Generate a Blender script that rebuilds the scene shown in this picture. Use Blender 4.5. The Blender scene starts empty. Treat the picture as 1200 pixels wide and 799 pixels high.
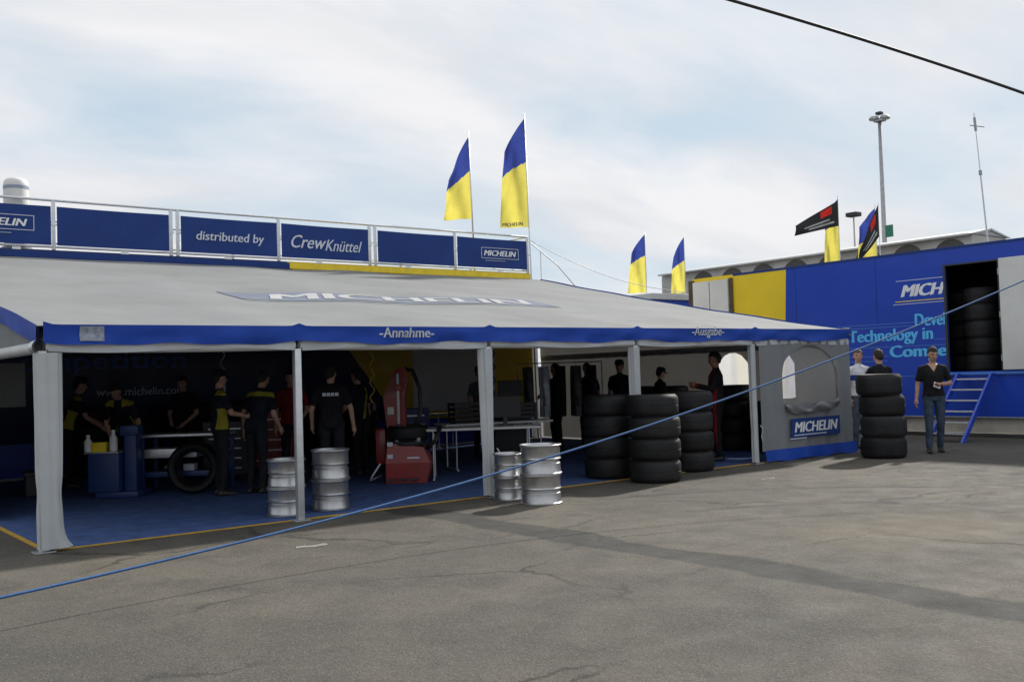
import bpy, bmesh, math, random
import numpy as np
from mathutils import Vector, Matrix
random.seed(7); rng = np.random.default_rng(7)
S = bpy.context.scene
COL = S.collection
PI = math.pi
R_ = math.radians

# ------------------------------------------------------------------ camera
def make_camera():
    az, pit, rol = 0.6613, 0.0341, -0.0312
    F = Vector((math.sin(az)*math.cos(pit), math.cos(az)*math.cos(pit), math.sin(pit)))
    Rt = F.cross(Vector((0, 0, 1))).normalized(); U = Rt.cross(F)
    c, s = math.cos(rol), math.sin(rol)
    R2 = c*Rt + s*U; U2 = -s*Rt + c*U
    cd = bpy.data.cameras.new('camera'); co = bpy.data.objects.new('camera', cd); COL.objects.link(co)
    m = Matrix((R2, U2, -F)).transposed().to_4x4(); m.translation = (-2.31, -10.376, 1.557)
    co.matrix_world = m
    cd.sensor_width = 36; cd.lens = 35.0; cd.clip_end = 2000; cd.clip_start = .05
    S.camera = co
make_camera()

# ------------------------------------------------------------------ light
SUN_EL, SUN_AZ = R_(37), R_(14)          # azimuth measured from +X towards +Y
def make_light():
    w = bpy.data.worlds.new('World'); S.world = w; w.use_nodes = True
    nt = w.node_tree; N = nt.nodes; L = nt.links; N.clear()
    out = N.new('ShaderNodeOutputWorld'); bg = N.new('ShaderNodeBackground'); bg.inputs[1].default_value = 0.1
    L.new(bg.outputs[0], out.inputs[0])
    sky = N.new('ShaderNodeTexSky'); sky.sky_type = 'NISHITA'; sky.sun_disc = False
    sky.sun_elevation = SUN_EL; sky.sun_rotation = R_(90) - SUN_AZ
    sky.air_density = 1.0; sky.dust_density = 1.2; sky.ozone_density = 1.0
    tc = N.new('ShaderNodeTexCoord'); sp = N.new('ShaderNodeSeparateXYZ'); L.new(tc.outputs['Generated'], sp.inputs[0])
    def math_(op, a, b=None):
        n = N.new('ShaderNodeMath'); n.operation = op
        for i, v in enumerate((a, b)):
            if v is None: continue
            if isinstance(v, (int, float)): n.inputs[i].default_value = v
            else: L.new(v, n.inputs[i])
        return n.outputs[0]
    den = math_('ADD', math_('MAXIMUM', sp.outputs[2], 0.0), .22)
    cb = N.new('ShaderNodeCombineXYZ')
    L.new(math_('DIVIDE', sp.outputs[0], den), cb.inputs[0]); L.new(math_('DIVIDE', sp.outputs[1], den), cb.inputs[1])
    mp = N.new('ShaderNodeMapping'); mp.inputs['Rotation'].default_value = (0, 0, .66); mp.inputs['Scale'].default_value = (.8, 1.5, 1)
    mp.inputs['Location'].default_value = (.4, 1.1, .7)
    L.new(cb.outputs[0], mp.inputs[0])
    n1 = N.new('ShaderNodeTexNoise'); n1.inputs['Scale'].default_value = 1.15; n1.inputs['Detail'].default_value = 6; n1.inputs['Roughness'].default_value = .52
    n1.inputs['Distortion'].default_value = .25
    L.new(mp.outputs[0], n1.inputs[0])
    r1 = N.new('ShaderNodeValToRGB'); r1.color_ramp.elements[0].position = .36; r1.color_ramp.elements[1].position = .585
    L.new(n1.outputs[0], r1.inputs[0])
    n2 = N.new('ShaderNodeTexNoise'); n2.inputs['Scale'].default_value = 2.1; n2.inputs['Detail'].default_value = 5; n2.inputs['Roughness'].default_value = .5
    mp2 = N.new('ShaderNodeMapping'); mp2.inputs['Location'].default_value = (7.3, 1.7, 2); mp2.inputs['Rotation'].default_value = (0, 0, .66); mp2.inputs['Scale'].default_value = (.7, 1.9, 1)
    L.new(cb.outputs[0], mp2.inputs[0]); L.new(mp2.outputs[0], n2.inputs[0])
    r2 = N.new('ShaderNodeValToRGB')
    r2.color_ramp.elements[0].position = .33; r2.color_ramp.elements[0].color = (7.8, 7.9, 8.2, 1)
    r2.color_ramp.elements[1].position = .6; r2.color_ramp.elements[1].color = (9.0, 9.0, 9.2, 1)
    L.new(n2.outputs[0], r2.inputs[0])
    hz = N.new('ShaderNodeMix'); hz.data_type = 'RGBA'; hz.inputs[0].default_value = .9
    L.new(sky.outputs[0], hz.inputs[6]); hz.inputs[7].default_value = (5.9, 7.1, 8.2, 1)   # thin high veil over the blue
    mx = N.new('ShaderNodeMix'); mx.data_type = 'RGBA'
    L.new(r1.outputs[0], mx.inputs[0]); L.new(hz.outputs[2], mx.inputs[6]); L.new(r2.outputs[0], mx.inputs[7])
    L.new(mx.outputs[2], bg.inputs[0])
    ld = bpy.data.lights.new('sun', 'SUN'); ld.energy = 5.0; ld.angle = R_(3); ld.color = (1, .95, .87)
    lo = bpy.data.objects.new('sun', ld); COL.objects.link(lo)
    d = Vector((math.cos(SUN_EL)*math.cos(SUN_AZ), math.cos(SUN_EL)*math.sin(SUN_AZ), math.sin(SUN_EL)))
    lo.rotation_euler = d.to_track_quat('Z', 'Y').to_euler(); lo.location = (20, 5, 20)
make_light()
S.view_settings.view_transform = 'Standard'; S.view_settings.look = 'None'
S.view_settings.exposure = 0; S.view_settings.gamma = 1; S.view_settings.use_curve_mapping = False

# ------------------------------------------------------------------ materials
def nodes(m): m.use_nodes = True; return m.node_tree.nodes, m.node_tree.links, m.node_tree.nodes['Principled BSDF']
def mk(name, col, rough=.6, metal=0., var=.12, scale=6., bump=0., bscale=40., transl=0., spec=.5, coat=0., dirt=None, dirt_amt=.0):
    m = bpy.data.materials.new(name); N, L, P = nodes(m)
    tc = N.new('ShaderNodeTexCoord')
    n = N.new('ShaderNodeTexNoise'); n.inputs['Scale'].default_value = scale; n.inputs['Detail'].default_value = 4
    L.new(tc.outputs['Object'], n.inputs[0])
    r = N.new('ShaderNodeValToRGB'); r.color_ramp.elements[0].position = .3; r.color_ramp.elements[1].position = .7
    r.color_ramp.elements[0].color = tuple(c*(1-var) for c in col)+(1,)
    r.color_ramp.elements[1].color = tuple(min(1, c*(1+var)) for c in col)+(1,)
    L.new(n.outputs[0], r.inputs[0]); colout = r.outputs[0]
    if dirt_amt > 0:
        n3 = N.new('ShaderNodeTexNoise'); n3.inputs['Scale'].default_value = scale*.35; n3.inputs['Detail'].default_value = 8; n3.inputs['Roughness'].default_value = .7
        L.new(tc.outputs['Object'], n3.inputs[0])
        r3 = N.new('ShaderNodeValToRGB'); r3.color_ramp.elements[0].position = .45; r3.color_ramp.elements[1].position = .8
        r3.color_ramp.elements[1].color = (dirt_amt,)*3+(1,)
        L.new(n3.outputs[0], r3.inputs[0])
        mx = N.new('ShaderNodeMix'); mx.data_type = 'RGBA'; L.new(r3.outputs[0], mx.inputs[0]); L.new(colout, mx.inputs[6]); mx.inputs[7].default_value = tuple(dirt)+(1,)
        colout = mx.outputs[2]
    L.new(colout, P.inputs['Base Color'])
    P.inputs['Roughness'].default_value = rough; P.inputs['Metallic'].default_value = metal
    P.inputs['Specular IOR Level'].default_value = spec; P.inputs['Coat Weight'].default_value = coat; P.inputs['Coat Roughness'].default_value = .08
    if bump > 0:
        b = N.new('ShaderNodeBump'); b.inputs['Strength'].default_value = bump; b.inputs['Distance'].default_value = .02
        n2 = N.new('ShaderNodeTexNoise'); n2.inputs['Scale'].default_value = bscale; n2.inputs['Detail'].default_value = 5
        L.new(tc.outputs['Object'], n2.inputs[0]); L.new(n2.outputs[0], b.inputs['Height']); L.new(b.outputs[0], P.inputs['Normal'])
    if transl > 0:
        t = N.new('ShaderNodeBsdfTranslucent'); L.new(colout, t.inputs[0])
        ms = N.new('ShaderNodeMixShader'); ms.inputs[0].default_value = transl
        L.new(P.outputs[0], ms.inputs[1]); L.new(t.outputs[0], ms.inputs[2]); L.new(ms.outputs[0], N['Material Output'].inputs[0])
    return m

def livery(name, blue, yellow, axis, edge, slope, zref):
    """blue and yellow coach paint meeting along one slanting line (world position)"""
    m = bpy.data.materials.new(name); N, L, P = nodes(m)
    g = N.new('ShaderNodeNewGeometry'); sp = N.new('ShaderNodeSeparateXYZ'); L.new(g.outputs['Position'], sp.inputs[0])
    a = N.new('ShaderNodeMath'); a.operation = 'MULTIPLY_ADD'; L.new(sp.outputs[2], a.inputs[0]); a.inputs[1].default_value = -slope; a.inputs[2].default_value = slope*zref+edge
    c = N.new('ShaderNodeMath'); c.operation = 'GREATER_THAN'; L.new(sp.outputs[axis], c.inputs[0]); L.new(a.outputs[0], c.inputs[1])
    mx = N.new('ShaderNodeMix'); mx.data_type = 'RGBA'; L.new(c.outputs[0], mx.inputs[0])
    mx.inputs[6].default_value = blue+(1,); mx.inputs[7].default_value = yellow+(1,)
    n = N.new('ShaderNodeTexNoise'); n.inputs['Scale'].default_value = .9; n.inputs['Detail'].default_value = 7; n.inputs['Roughness'].default_value = .65
    L.new(g.outputs['Position'], n.inputs[0])
    mr = N.new('ShaderNodeMapRange'); mr.inputs[3].default_value = .78; mr.inputs[4].default_value = 1.15; L.new(n.outputs[0], mr.inputs[0])
    ml = N.new('ShaderNodeMix'); ml.data_type = 'RGBA'; ml.blend_type = 'MULTIPLY'; ml.inputs[0].default_value = 1
    L.new(mx.outputs[2], ml.inputs[6]); L.new(mr.outputs[0], ml.inputs[7]); L.new(ml.outputs[2], P.inputs['Base Color'])
    P.inputs['Roughness'].default_value = .35; P.inputs['Specular IOR Level'].default_value = .3; P.inputs['Coat Weight'].default_value = .12; P.inputs['Coat Roughness'].default_value = .1
    b = N.new('ShaderNodeBump'); b.inputs['Strength'].default_value = .12; b.inputs['Distance'].default_value = .05
    n2 = N.new('ShaderNodeTexNoise'); n2.inputs['Scale'].default_value = 1.6; L.new(g.outputs['Position'], n2.inputs[0]); L.new(n2.outputs[0], b.inputs['Height']); L.new(b.outputs[0], P.inputs['Normal'])
    return m

def clear_pvc(name, tint, alpha):
    m = bpy.data.materials.new(name); N, L, P = nodes(m)
    P.inputs['Base Color'].default_value = tint+(1,); P.inputs['Roughness'].default_value = .2
    tr = N.new('ShaderNodeBsdfTransparent'); ms = N.new('ShaderNodeMixShader')
    n = N.new('ShaderNodeTexNoise'); n.inputs['Scale'].default_value = 3
    tc = N.new('ShaderNodeTexCoord'); L.new(tc.outputs['Object'], n.inputs[0])
    mr = N.new('ShaderNodeMapRange'); mr.inputs[3].default_value = alpha-.08; mr.inputs[4].default_value = alpha+.08
    L.new(n.outputs[0], mr.inputs[0]); L.new(mr.outputs[0], ms.inputs[0])
    L.new(tr.outputs[0], ms.inputs[1]); L.new(P.outputs[0], ms.inputs[2]); L.new(ms.outputs[0], N['Material Output'].inputs[0])
    return m

def ground_mat():
    m = bpy.data.materials.new('worn_asphalt'); N, L, P = nodes(m)
    g = N.new('ShaderNodeNewGeometry'); pos = g.outputs['Position']
    def noise(scale, detail=4, rough=.5, vec=pos, dist=0.):
        n = N.new('ShaderNodeTexNoise'); n.inputs['Scale'].default_value = scale; n.inputs['Detail'].default_value = detail
        n.inputs['Roughness'].default_value = rough; n.inputs['Distortion'].default_value = dist; L.new(vec, n.inputs[0]); return n
    def ramp(src, p0, p1, c0=(0, 0, 0), c1=(1, 1, 1)):
        r = N.new('ShaderNodeValToRGB'); e = r.color_ramp.elements; e[0].position = p0; e[1].position = p1
        e[0].color = tuple(c0)+(1,); e[1].color = tuple(c1)+(1,); L.new(src, r.inputs[0]); return r.outputs[0]
    def mix(f, a, b, mode='MIX'):
        x = N.new('ShaderNodeMix'); x.data_type = 'RGBA'; x.blend_type = mode
        for i, v in ((0, f), (6, a), (7, b)):
            if isinstance(v, (int, float)): x.inputs[i].default_value = v
            elif isinstance(v, tuple): x.inputs[i].default_value = v+(1,)
            else: L.new(v, x.inputs[i])
        return x.outputs[2]
    def mth(op, *a, clamp=False):
        n = N.new('ShaderNodeMath'); n.operation = op; n.use_clamp = clamp
        for i, v in enumerate(a):
            if isinstance(v, (int, float)): n.inputs[i].default_value = v
            else: L.new(v, n.inputs[i])
        return n.outputs[0]
    base = mix(ramp(noise(.28, 7, .65).outputs[0], .38, .62), (.076, .071, .062), (.112, .101, .083))
    base = mix(ramp(noise(1.7, 7, .65, dist=.6).outputs[0], .45, .72), base, (.063, .059, .053))
    # pale dusty scuffs and sandy stains
    base = mix(mth('MULTIPLY', ramp(noise(.55, 8, .62, dist=.4).outputs[0], .56, .74), .55), base, (.135, .114, .084))
    # aggregate
    vo = N.new('ShaderNodeTexVoronoi'); vo.inputs['Scale'].default_value = 95; L.new(pos, vo.inputs[0])
    sp = N.new('ShaderNodeSeparateColor'); L.new(vo.outputs['Color'], sp.inputs[0])
    base = mix(.4, base, ramp(sp.outputs[0], 0., 1., (.45, .45, .45), (1.5, 1.5, 1.5)), 'MULTIPLY')
    base = mix(.38, base, ramp(noise(28, 3, .7).outputs[0], .25, .75, (.62, .62, .62), (1.4, 1.4, 1.4)), 'MULTIPLY')
    base = mix(mth('MULTIPLY', ramp(sp.outputs[1], .93, .96), .55), base, (.16, .15, .13))
    # cracks
    wn = noise(1.3, 5, .6)
    wv = N.new('ShaderNodeVectorMath'); wv.operation = 'MULTIPLY_ADD'; L.new(wn.outputs['Color'], wv.inputs[0]); wv.inputs[1].default_value = (.9, .9, 0); L.new(pos, wv.inputs[2])
    mpv = N.new('ShaderNodeMapping'); mpv.inputs['Scale'].default_value = (.28, .5, 1); mpv.inputs['Rotation'].default_value = (0, 0, -.35); L.new(wv.outputs[0], mpv.inputs[0])
    vc = N.new('ShaderNodeTexVoronoi'); vc.feature = 'DISTANCE_TO_EDGE'; vc.inputs['Scale'].default_value = 1.0; L.new(mpv.outputs[0], vc.inputs[0])
    crack = mth('MULTIPLY', ramp(vc.outputs['Distance'], .004, .016, (1, 1, 1), (0, 0, 0)), ramp(noise(.6, 3).outputs[0], .46, .58))
    base = mix(mth('MULTIPLY', crack, .62), base, (.020, .019, .0185))
    # bitumen strip of a closed trench, running out from the tent
    sx = N.new('ShaderNodeSeparateXYZ'); L.new(pos, sx.inputs[0])
    wob = mth('MULTIPLY_ADD', noise(.9, 5, .6).outputs[0], .5, -.25)
    dx = mth('ABSOLUTE', mth('ADD', mth('SUBTRACT', sx.outputs[0], 3.95), wob))
    strip = ramp(dx, .2, .27, (1, 1, 1), (0, 0, 0))
    yl = mth('MULTIPLY', ramp(mth('ADD', sx.outputs[1], 11.), .0, 1.), ramp(mth('ADD', sx.outputs[1], .0), .0, .6, (1, 1, 1), (0, 0, 0)))
    strip = mth('MULTIPLY', strip, mth('MULTIPLY', yl, ramp(noise(2.2, 6, .6).outputs[0], .25, .5, (.55, .55, .55), (1, 1, 1))))
    base = mix(mth('MULTIPLY', strip, .72), base, (.028, .028, .0285))
    # rectangular repair, sandy spill and oil drips
    ob = mth('MULTIPLY', ramp(noise(5.5, 3, .5).outputs[0], .70, .76), ramp(noise(.45, 2).outputs[0], .48, .6))
    base = mix(mth('MULTIPLY', ob, .55), base, (.03, .029, .028))
    ex = mth('SUBTRACT', sx.outputs[0], 6.3); ey = mth('SUBTRACT', sx.outputs[1], -5.3)
    dd = mth('ADD', mth('SQRT', mth('ADD', mth('MULTIPLY', ex, mth('MULTIPLY', ex, .5)), mth('MULTIPLY', ey, ey))), mth('MULTIPLY', noise(1.1, 6, .65).outputs[0], 2.2))
    base = mix(ramp(mth('MULTIPLY', dd, .4), .40, .92, (.75, .75, .75), (0, 0, 0)), base, (.135, .108, .075))
    # fine tar joints and grit
    base = mix(mth('MULTIPLY', ramp(noise(60, 2, .6).outputs[0], .70, .76), .35), base, (.02, .019, .018))
    # curved tyre marks
    def arc(cx, cy, r, w, k):
        ex = mth('SUBTRACT', sx.outputs[0], cx); ey = mth('SUBTRACT', sx.outputs[1], cy)
        d = mth('SQRT', mth('ADD', mth('MULTIPLY', ex, ex), mth('MULTIPLY', ey, ey)))
        d = mth('ABSOLUTE', mth('SUBTRACT', d, r))
        return mth('MULTIPLY', mth('MULTIPLY', ramp(d, w*.6, w, (1, 1, 1), (0, 0, 0)), ramp(noise(.8, 4).outputs[0], .4, .6)), k)
    far = mth('MULTIPLY', ramp(mth('MULTIPLY', sx.outputs[0], .1), .5, .7), ramp(mth('MULTIPLY_ADD', sx.outputs[1], .1, 1.), .45, .62))
    for a in ((5.2, -6.2, 4.9, .10, .6), (5.2, -6.2, 3.4, .11, .6), (12, -12, 8.2, .12, .35), (12, -12, 9.9, .1, .3)):
        base = mix(mth('MULTIPLY', arc(*a), far), base, (.030, .029, .028))
    L.new(base, P.inputs['Base Color'])
    L.new(ramp(noise(3, 4).outputs[0], .3, .7, (.8, .8, .8), (.95, .95, .95)), P.inputs['Roughness'])
    P.inputs['Specular IOR Level'].default_value = .3
    b = N.new('ShaderNodeBump'); b.inputs['Strength'].default_value = .5; b.inputs['Distance'].default_value = .012
    hgt = mth('ADD', mth('MULTIPLY', vo.outputs['Distance'], .6), mth('MULTIPLY', noise(9, 5, .6).outputs[0], 1.2))
    hgt = mth('SUBTRACT', hgt, mth('MULTIPLY', crack, 1.0))
    L.new(hgt, b.inputs['Height']); L.new(b.outputs[0], P.inputs['Normal'])
    return m

M = {}
BLUE = (.010, .055, .44); YEL = (.85, .62, .022)
M['asphalt'] = ground_mat()
M['scuff'] = mk('worn_white_paint', (.24, .23, .21), .9, var=.4, scale=25)
M['liv1_shaded'] = livery('shaded_coach_paint_rear_trailer', (.007, .017, .075), (.62, .43, .015), 0, 6.73, .757, 3.95)  # same paint as the side trailer, darkened: tent shade put into the colour
M['liv2'] = livery('coach_paint_side_trailer', BLUE, YEL, 1, 4.25, .06, 3.85)
M['blue'] = mk('blue_paint', BLUE, .35, coat=.3)
M['navy'] = mk('navy_banner_vinyl', (.021, .050, .20), .7, spec=.2, var=.1, scale=2, bump=.1, bscale=3)
M['canvas'] = mk('grey_white_pvc_canvas', (.222, .230, .234), .8, var=.05, scale=1.3, spec=.2, bump=.15, bscale=4, dirt=(.15, .15, .145), dirt_amt=.7)
M['wallcanvas'] = mk('side_wall_canvas', (.255, .268, .28), .7, var=.06, scale=2, transl=.2, spec=.2, dirt=(.2, .2, .2), dirt_amt=.4)
M['curtain'] = mk('white_pvc_curtain', (.52, .545, .56), .45, var=.06, scale=3, transl=.1, dirt=(.35, .34, .33), dirt_amt=.4)
M['valance'] = mk('royal_blue_pvc', (.016, .062, .37), .6, spec=.2, var=.15, scale=3, bump=.2, bscale=6)
M['alu'] = mk('brushed_aluminium', (.62, .64, .66), .42, .75, var=.08, scale=12)
M['whitepaint'] = mk('white_paint', (.55, .56, .56), .45, var=.06, scale=4, dirt=(.35, .33, .3), dirt_amt=.4)
M['offwhite'] = mk('grey_white_panel', (.70, .70, .67), .5, var=.05, scale=1.5, dirt=(.36, .34, .31), dirt_amt=.45)
M['panelgrey'] = mk('pale_grey_livery', (.62, .62, .61), .5, var=.05, scale=1.5)
M['beige'] = mk('beige_skirt_paint', (.50, .47, .40), .55, var=.08, dirt=(.2, .19, .17), dirt_amt=.6)
M['text_white'] = mk('white_lettering', (.78, .79, .8), .5, var=.03)
M['text_soft'] = mk('faded_white_lettering', (.58, .62, .70), .5, var=.05)
M['roof_print'] = mk('faded_roof_print', (.40, .405, .41), .8, spec=.2, var=.1, scale=3)
M['roof_print_edge'] = mk('faded_roof_print_edge', (.15, .172, .225), .8, spec=.2, var=.1, scale=3)
M['badge'] = mk('faded_badge_print', (.26, .29, .36), .6, var=.35, scale=22)
M['text_grey'] = mk('grey_blue_lettering', (.28, .32, .42), .5, var=.05)
M['text_cyan'] = mk('sky_blue_lettering', (.09, .50, .88), .45, var=.04)
M['line_blue'] = mk('mid_blue_line', (.05, .17, .55), .45, var=.04)
M['yellow'] = mk('yellow_paint', YEL, .5)
M['tape'] = mk('yellow_floor_tape', (.55, .33, .03), .6, var=.2, dirt=(.2, .17, .12), dirt_amt=.6)
M['carpet'] = mk('blue_carpet', (.07, .12, .29), .95, var=.22, scale=5, bump=.3, bscale=200, spec=.1, dirt=(.09, .1, .14), dirt_amt=.5)
M['added_lining'] = mk('added_dark_lining', (.17, .17, .175), .9, var=.1)  # for an invented roof under-sheet, added to darken the tent interior
M['rubber'] = mk('black_rubber', (.007, .007, .0075), .6, spec=.35, var=.25, scale=9, bump=.15, bscale=60, dirt=(.028, .027, .026), dirt_amt=.4)
def age_rubber(m):
    N, L, P = nodes(m); src = P.inputs['Base Color'].links[0].from_socket; oi = N.new('ShaderNodeObjectInfo'); mr = N.new('ShaderNodeMapRange'); mr.inputs[3].default_value = .7; mr.inputs[4].default_value = 1.7
    L.new(oi.outputs['Random'], mr.inputs[0]); mx = N.new('ShaderNodeMix'); mx.data_type = 'RGBA'; mx.blend_type = 'MULTIPLY'; mx.inputs[0].default_value = 1; L.new(src, mx.inputs[6]); L.new(mr.outputs[0], mx.inputs[7])
    tc = N.new('ShaderNodeTexCoord'); mp = N.new('ShaderNodeMapping'); mp.inputs['Scale'].default_value = (3, 3, 40); n = N.new('ShaderNodeTexNoise'); n.inputs['Scale'].default_value = 2; n.inputs['Detail'].default_value = 6
    L.new(tc.outputs['Object'], mp.inputs[0]); L.new(mp.outputs[0], n.inputs[0]); r = N.new('ShaderNodeValToRGB'); r.color_ramp.elements[0].position = .55; r.color_ramp.elements[1].position = .8; r.color_ramp.elements[1].color = (.5, .5, .5, 1); L.new(n.outputs[0], r.inputs[0])
    m2 = N.new('ShaderNodeMix'); m2.data_type = 'RGBA'; L.new(r.outputs[0], m2.inputs[0]); L.new(mx.outputs[2], m2.inputs[6]); m2.inputs[7].default_value = (.03, .029, .027, 1); L.new(m2.outputs[2], P.inputs['Base Color'])
age_rubber(M['rubber'])
M['rim'] = mk('silver_rim', (.50, .50, .505), .36, .9, var=.08, scale=10, dirt=(.22, .21, .195), dirt_amt=.4)
M['darkmetal'] = mk('dark_metal', (.05, .05, .055), .5, .5)
M['black'] = mk('black_plastic', (.015, .015, .016), .5)
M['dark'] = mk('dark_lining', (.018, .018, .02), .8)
M['red'] = mk('red_machine_paint', (.26, .014, .012), .4, coat=.2, dirt=(.08, .02, .02), dirt_amt=.5)
M['machblue'] = mk('blue_machine_paint', (.012, .04, .15), .45)
M['rope'] = mk('blue_polypropylene_rope', (.025, .10, .27), .6, var=.2, scale=30)
M['cable'] = mk('black_cable', (.02, .02, .022), .5)
M['steel'] = mk('galvanised_steel', (.36, .37, .38), .5, .6, var=.15, scale=5)
M['flagblue'] = mk('blue_flag_cloth', (.045, .075, .36), .8, transl=.35, var=.1)
M['flagyel'] = mk('yellow_flag_cloth', (.74, .66, .13), .8, transl=.5, var=.05)
M['flagblack'] = mk('black_flag_cloth', (.018, .02, .022), .8, transl=.1)
M['flagred'] = mk('red_flag_print', (.55, .02, .015), .8, transl=.2)
M['flaggrey'] = mk('grey_flag_print', (.34, .35, .36), .8, transl=.2)
M['pvc'] = clear_pvc('clear_pvc_window', (.42, .42, .41), .45)
def milky(name, col, clear):
    m = bpy.data.materials.new(name); N, L, P = nodes(m); t = N.new('ShaderNodeBsdfTranslucent'); t.inputs[0].default_value = col+(1,); tr = N.new('ShaderNodeBsdfTransparent'); ms = N.new('ShaderNodeMixShader'); m2 = N.new('ShaderNodeMixShader')
    P.inputs['Base Color'].default_value = col+(1,); P.inputs['Roughness'].default_value = .3; n = N.new('ShaderNodeTexNoise'); n.inputs['Scale'].default_value = 2.5
    mr = N.new('ShaderNodeMapRange'); mr.inputs[3].default_value = clear-.1; mr.inputs[4].default_value = clear+.1; L.new(n.outputs[0], mr.inputs[0]); ms.inputs[0].default_value = .75; L.new(mr.outputs[0], m2.inputs[0])
    L.new(P.outputs[0], ms.inputs[1]); L.new(t.outputs[0], ms.inputs[2]); L.new(ms.outputs[0], m2.inputs[1]); L.new(tr.outputs[0], m2.inputs[2]); L.new(m2.outputs[0], N['Material Output'].inputs[0]); return m
M['pvcmilk'] = milky('milky_pvc_window', (.85, .86, .85), .35)
M['endcanvas'] = mk('end_wall_canvas', (.30, .29, .275), .7, var=.08, scale=1.5, transl=.10, spec=.2, dirt=(.2, .19, .18), dirt_amt=.4)
M['pvcdark'] = mk('folded_clear_pvc', (.17, .172, .175), .35, var=.2, scale=5)
M['archwin'] = mk('smoked_window', (.06, .055, .048), .35, var=.2, scale=2)
M['marquee'] = mk('grey_marquee_canvas', (.5, .49, .47), .7, var=.15, scale=1.2, dirt=(.2, .2, .19), dirt_amt=.5)
M['green'] = mk('green_sign', (.02, .16, .10), .5)
M['lampglass'] = mk('lamp_glass', (.5, .5, .48), .25)
M['wood'] = mk('creosoted_wood', (.10, .07, .045), .8, var=.3, scale=10)
SKIN = mk('skin', (.46, .26, .18), .55, var=.1, scale=20); SKIND = mk('skin_tanned', (.36, .19, .12), .55, var=.1, scale=20)
def cloth(name, col): return mk(name, col, .85, var=.25, scale=7, bump=.35, bscale=16, spec=.2)
CL = dict(black=cloth('black_cotton', (.013, .013, .015)), navy=cloth('navy_cotton', (.012, .014, .024)), yellow=cloth('yellow_crew_panel', (.30, .26, .03)),
          jeans=cloth('blue_jeans', (.045, .065, .10)), dark=cloth('dark_trousers', (.014, .015, .018)), white=cloth('white_shirt', (.66, .68, .72)), blue=cloth('blue_shirt', (.03, .06, .25)),
          red=cloth('red_crew_shirt', (.20, .014, .016)), grey=cloth('grey_fleece', (.10, .10, .105)), shoe=mk('dark_shoe', (.02, .018, .017), .5),
          eye=mk('eye', (.02, .015, .012), .3), lip=mk('lips', (.30, .11, .09), .5), shorts=cloth('grey_blue_trousers', (.10, .12, .17)))
HAIR = dict(dark=mk('dark_brown_hair', (.018, .013, .010), .7, var=.4, scale=60, bump=.6, bscale=90), brown=mk('brown_hair', (.022, .015, .010), .7, var=.4, scale=60, bump=.6, bscale=90),
            sandy=mk('reddish_brown_hair', (.13, .065, .03), .7, var=.35, scale=60, bump=.6, bscale=90))

# ------------------------------------------------------------------ mesh helpers
def worig(o):
    v = Vector((0, 0, 0))
    while o is not None: v += o.location; o = o.parent
    return v
def link(name, me, mats, parent=None, world=True, loc=None, smooth=False):
    for m in (mats if isinstance(mats, (list, tuple)) else [mats]): me.materials.append(m)
    o = bpy.data.objects.new(name, me); COL.objects.link(o)
    if parent is not None:
        o.parent = parent
        if world:
            w = worig(parent); me.transform(Matrix.Translation(-w))
    elif loc is not None:
        me.transform(Matrix.Translation(-Vector(loc))); o.location = loc
    if smooth:
        me.polygons.foreach_set('use_smooth', [True]*len(me.polygons))
        if smooth is not True: me.set_sharp_from_angle(angle=R_(smooth))
    return o
def tag(o, label, cat, group=None, kind=None):
    if label: o['label'] = label
    if cat: o['category'] = cat
    if group: o['group'] = group
    if kind: o['kind'] = kind
    return o
def thing(name, label, cat, loc=(0, 0, 0), rz=0, group=None):
    o = bpy.data.objects.new(name, None); COL.objects.link(o); o.location = loc; o.rotation_euler = (0, 0, rz); o.empty_display_size = .2
    return tag(o, label, cat, group)

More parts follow.
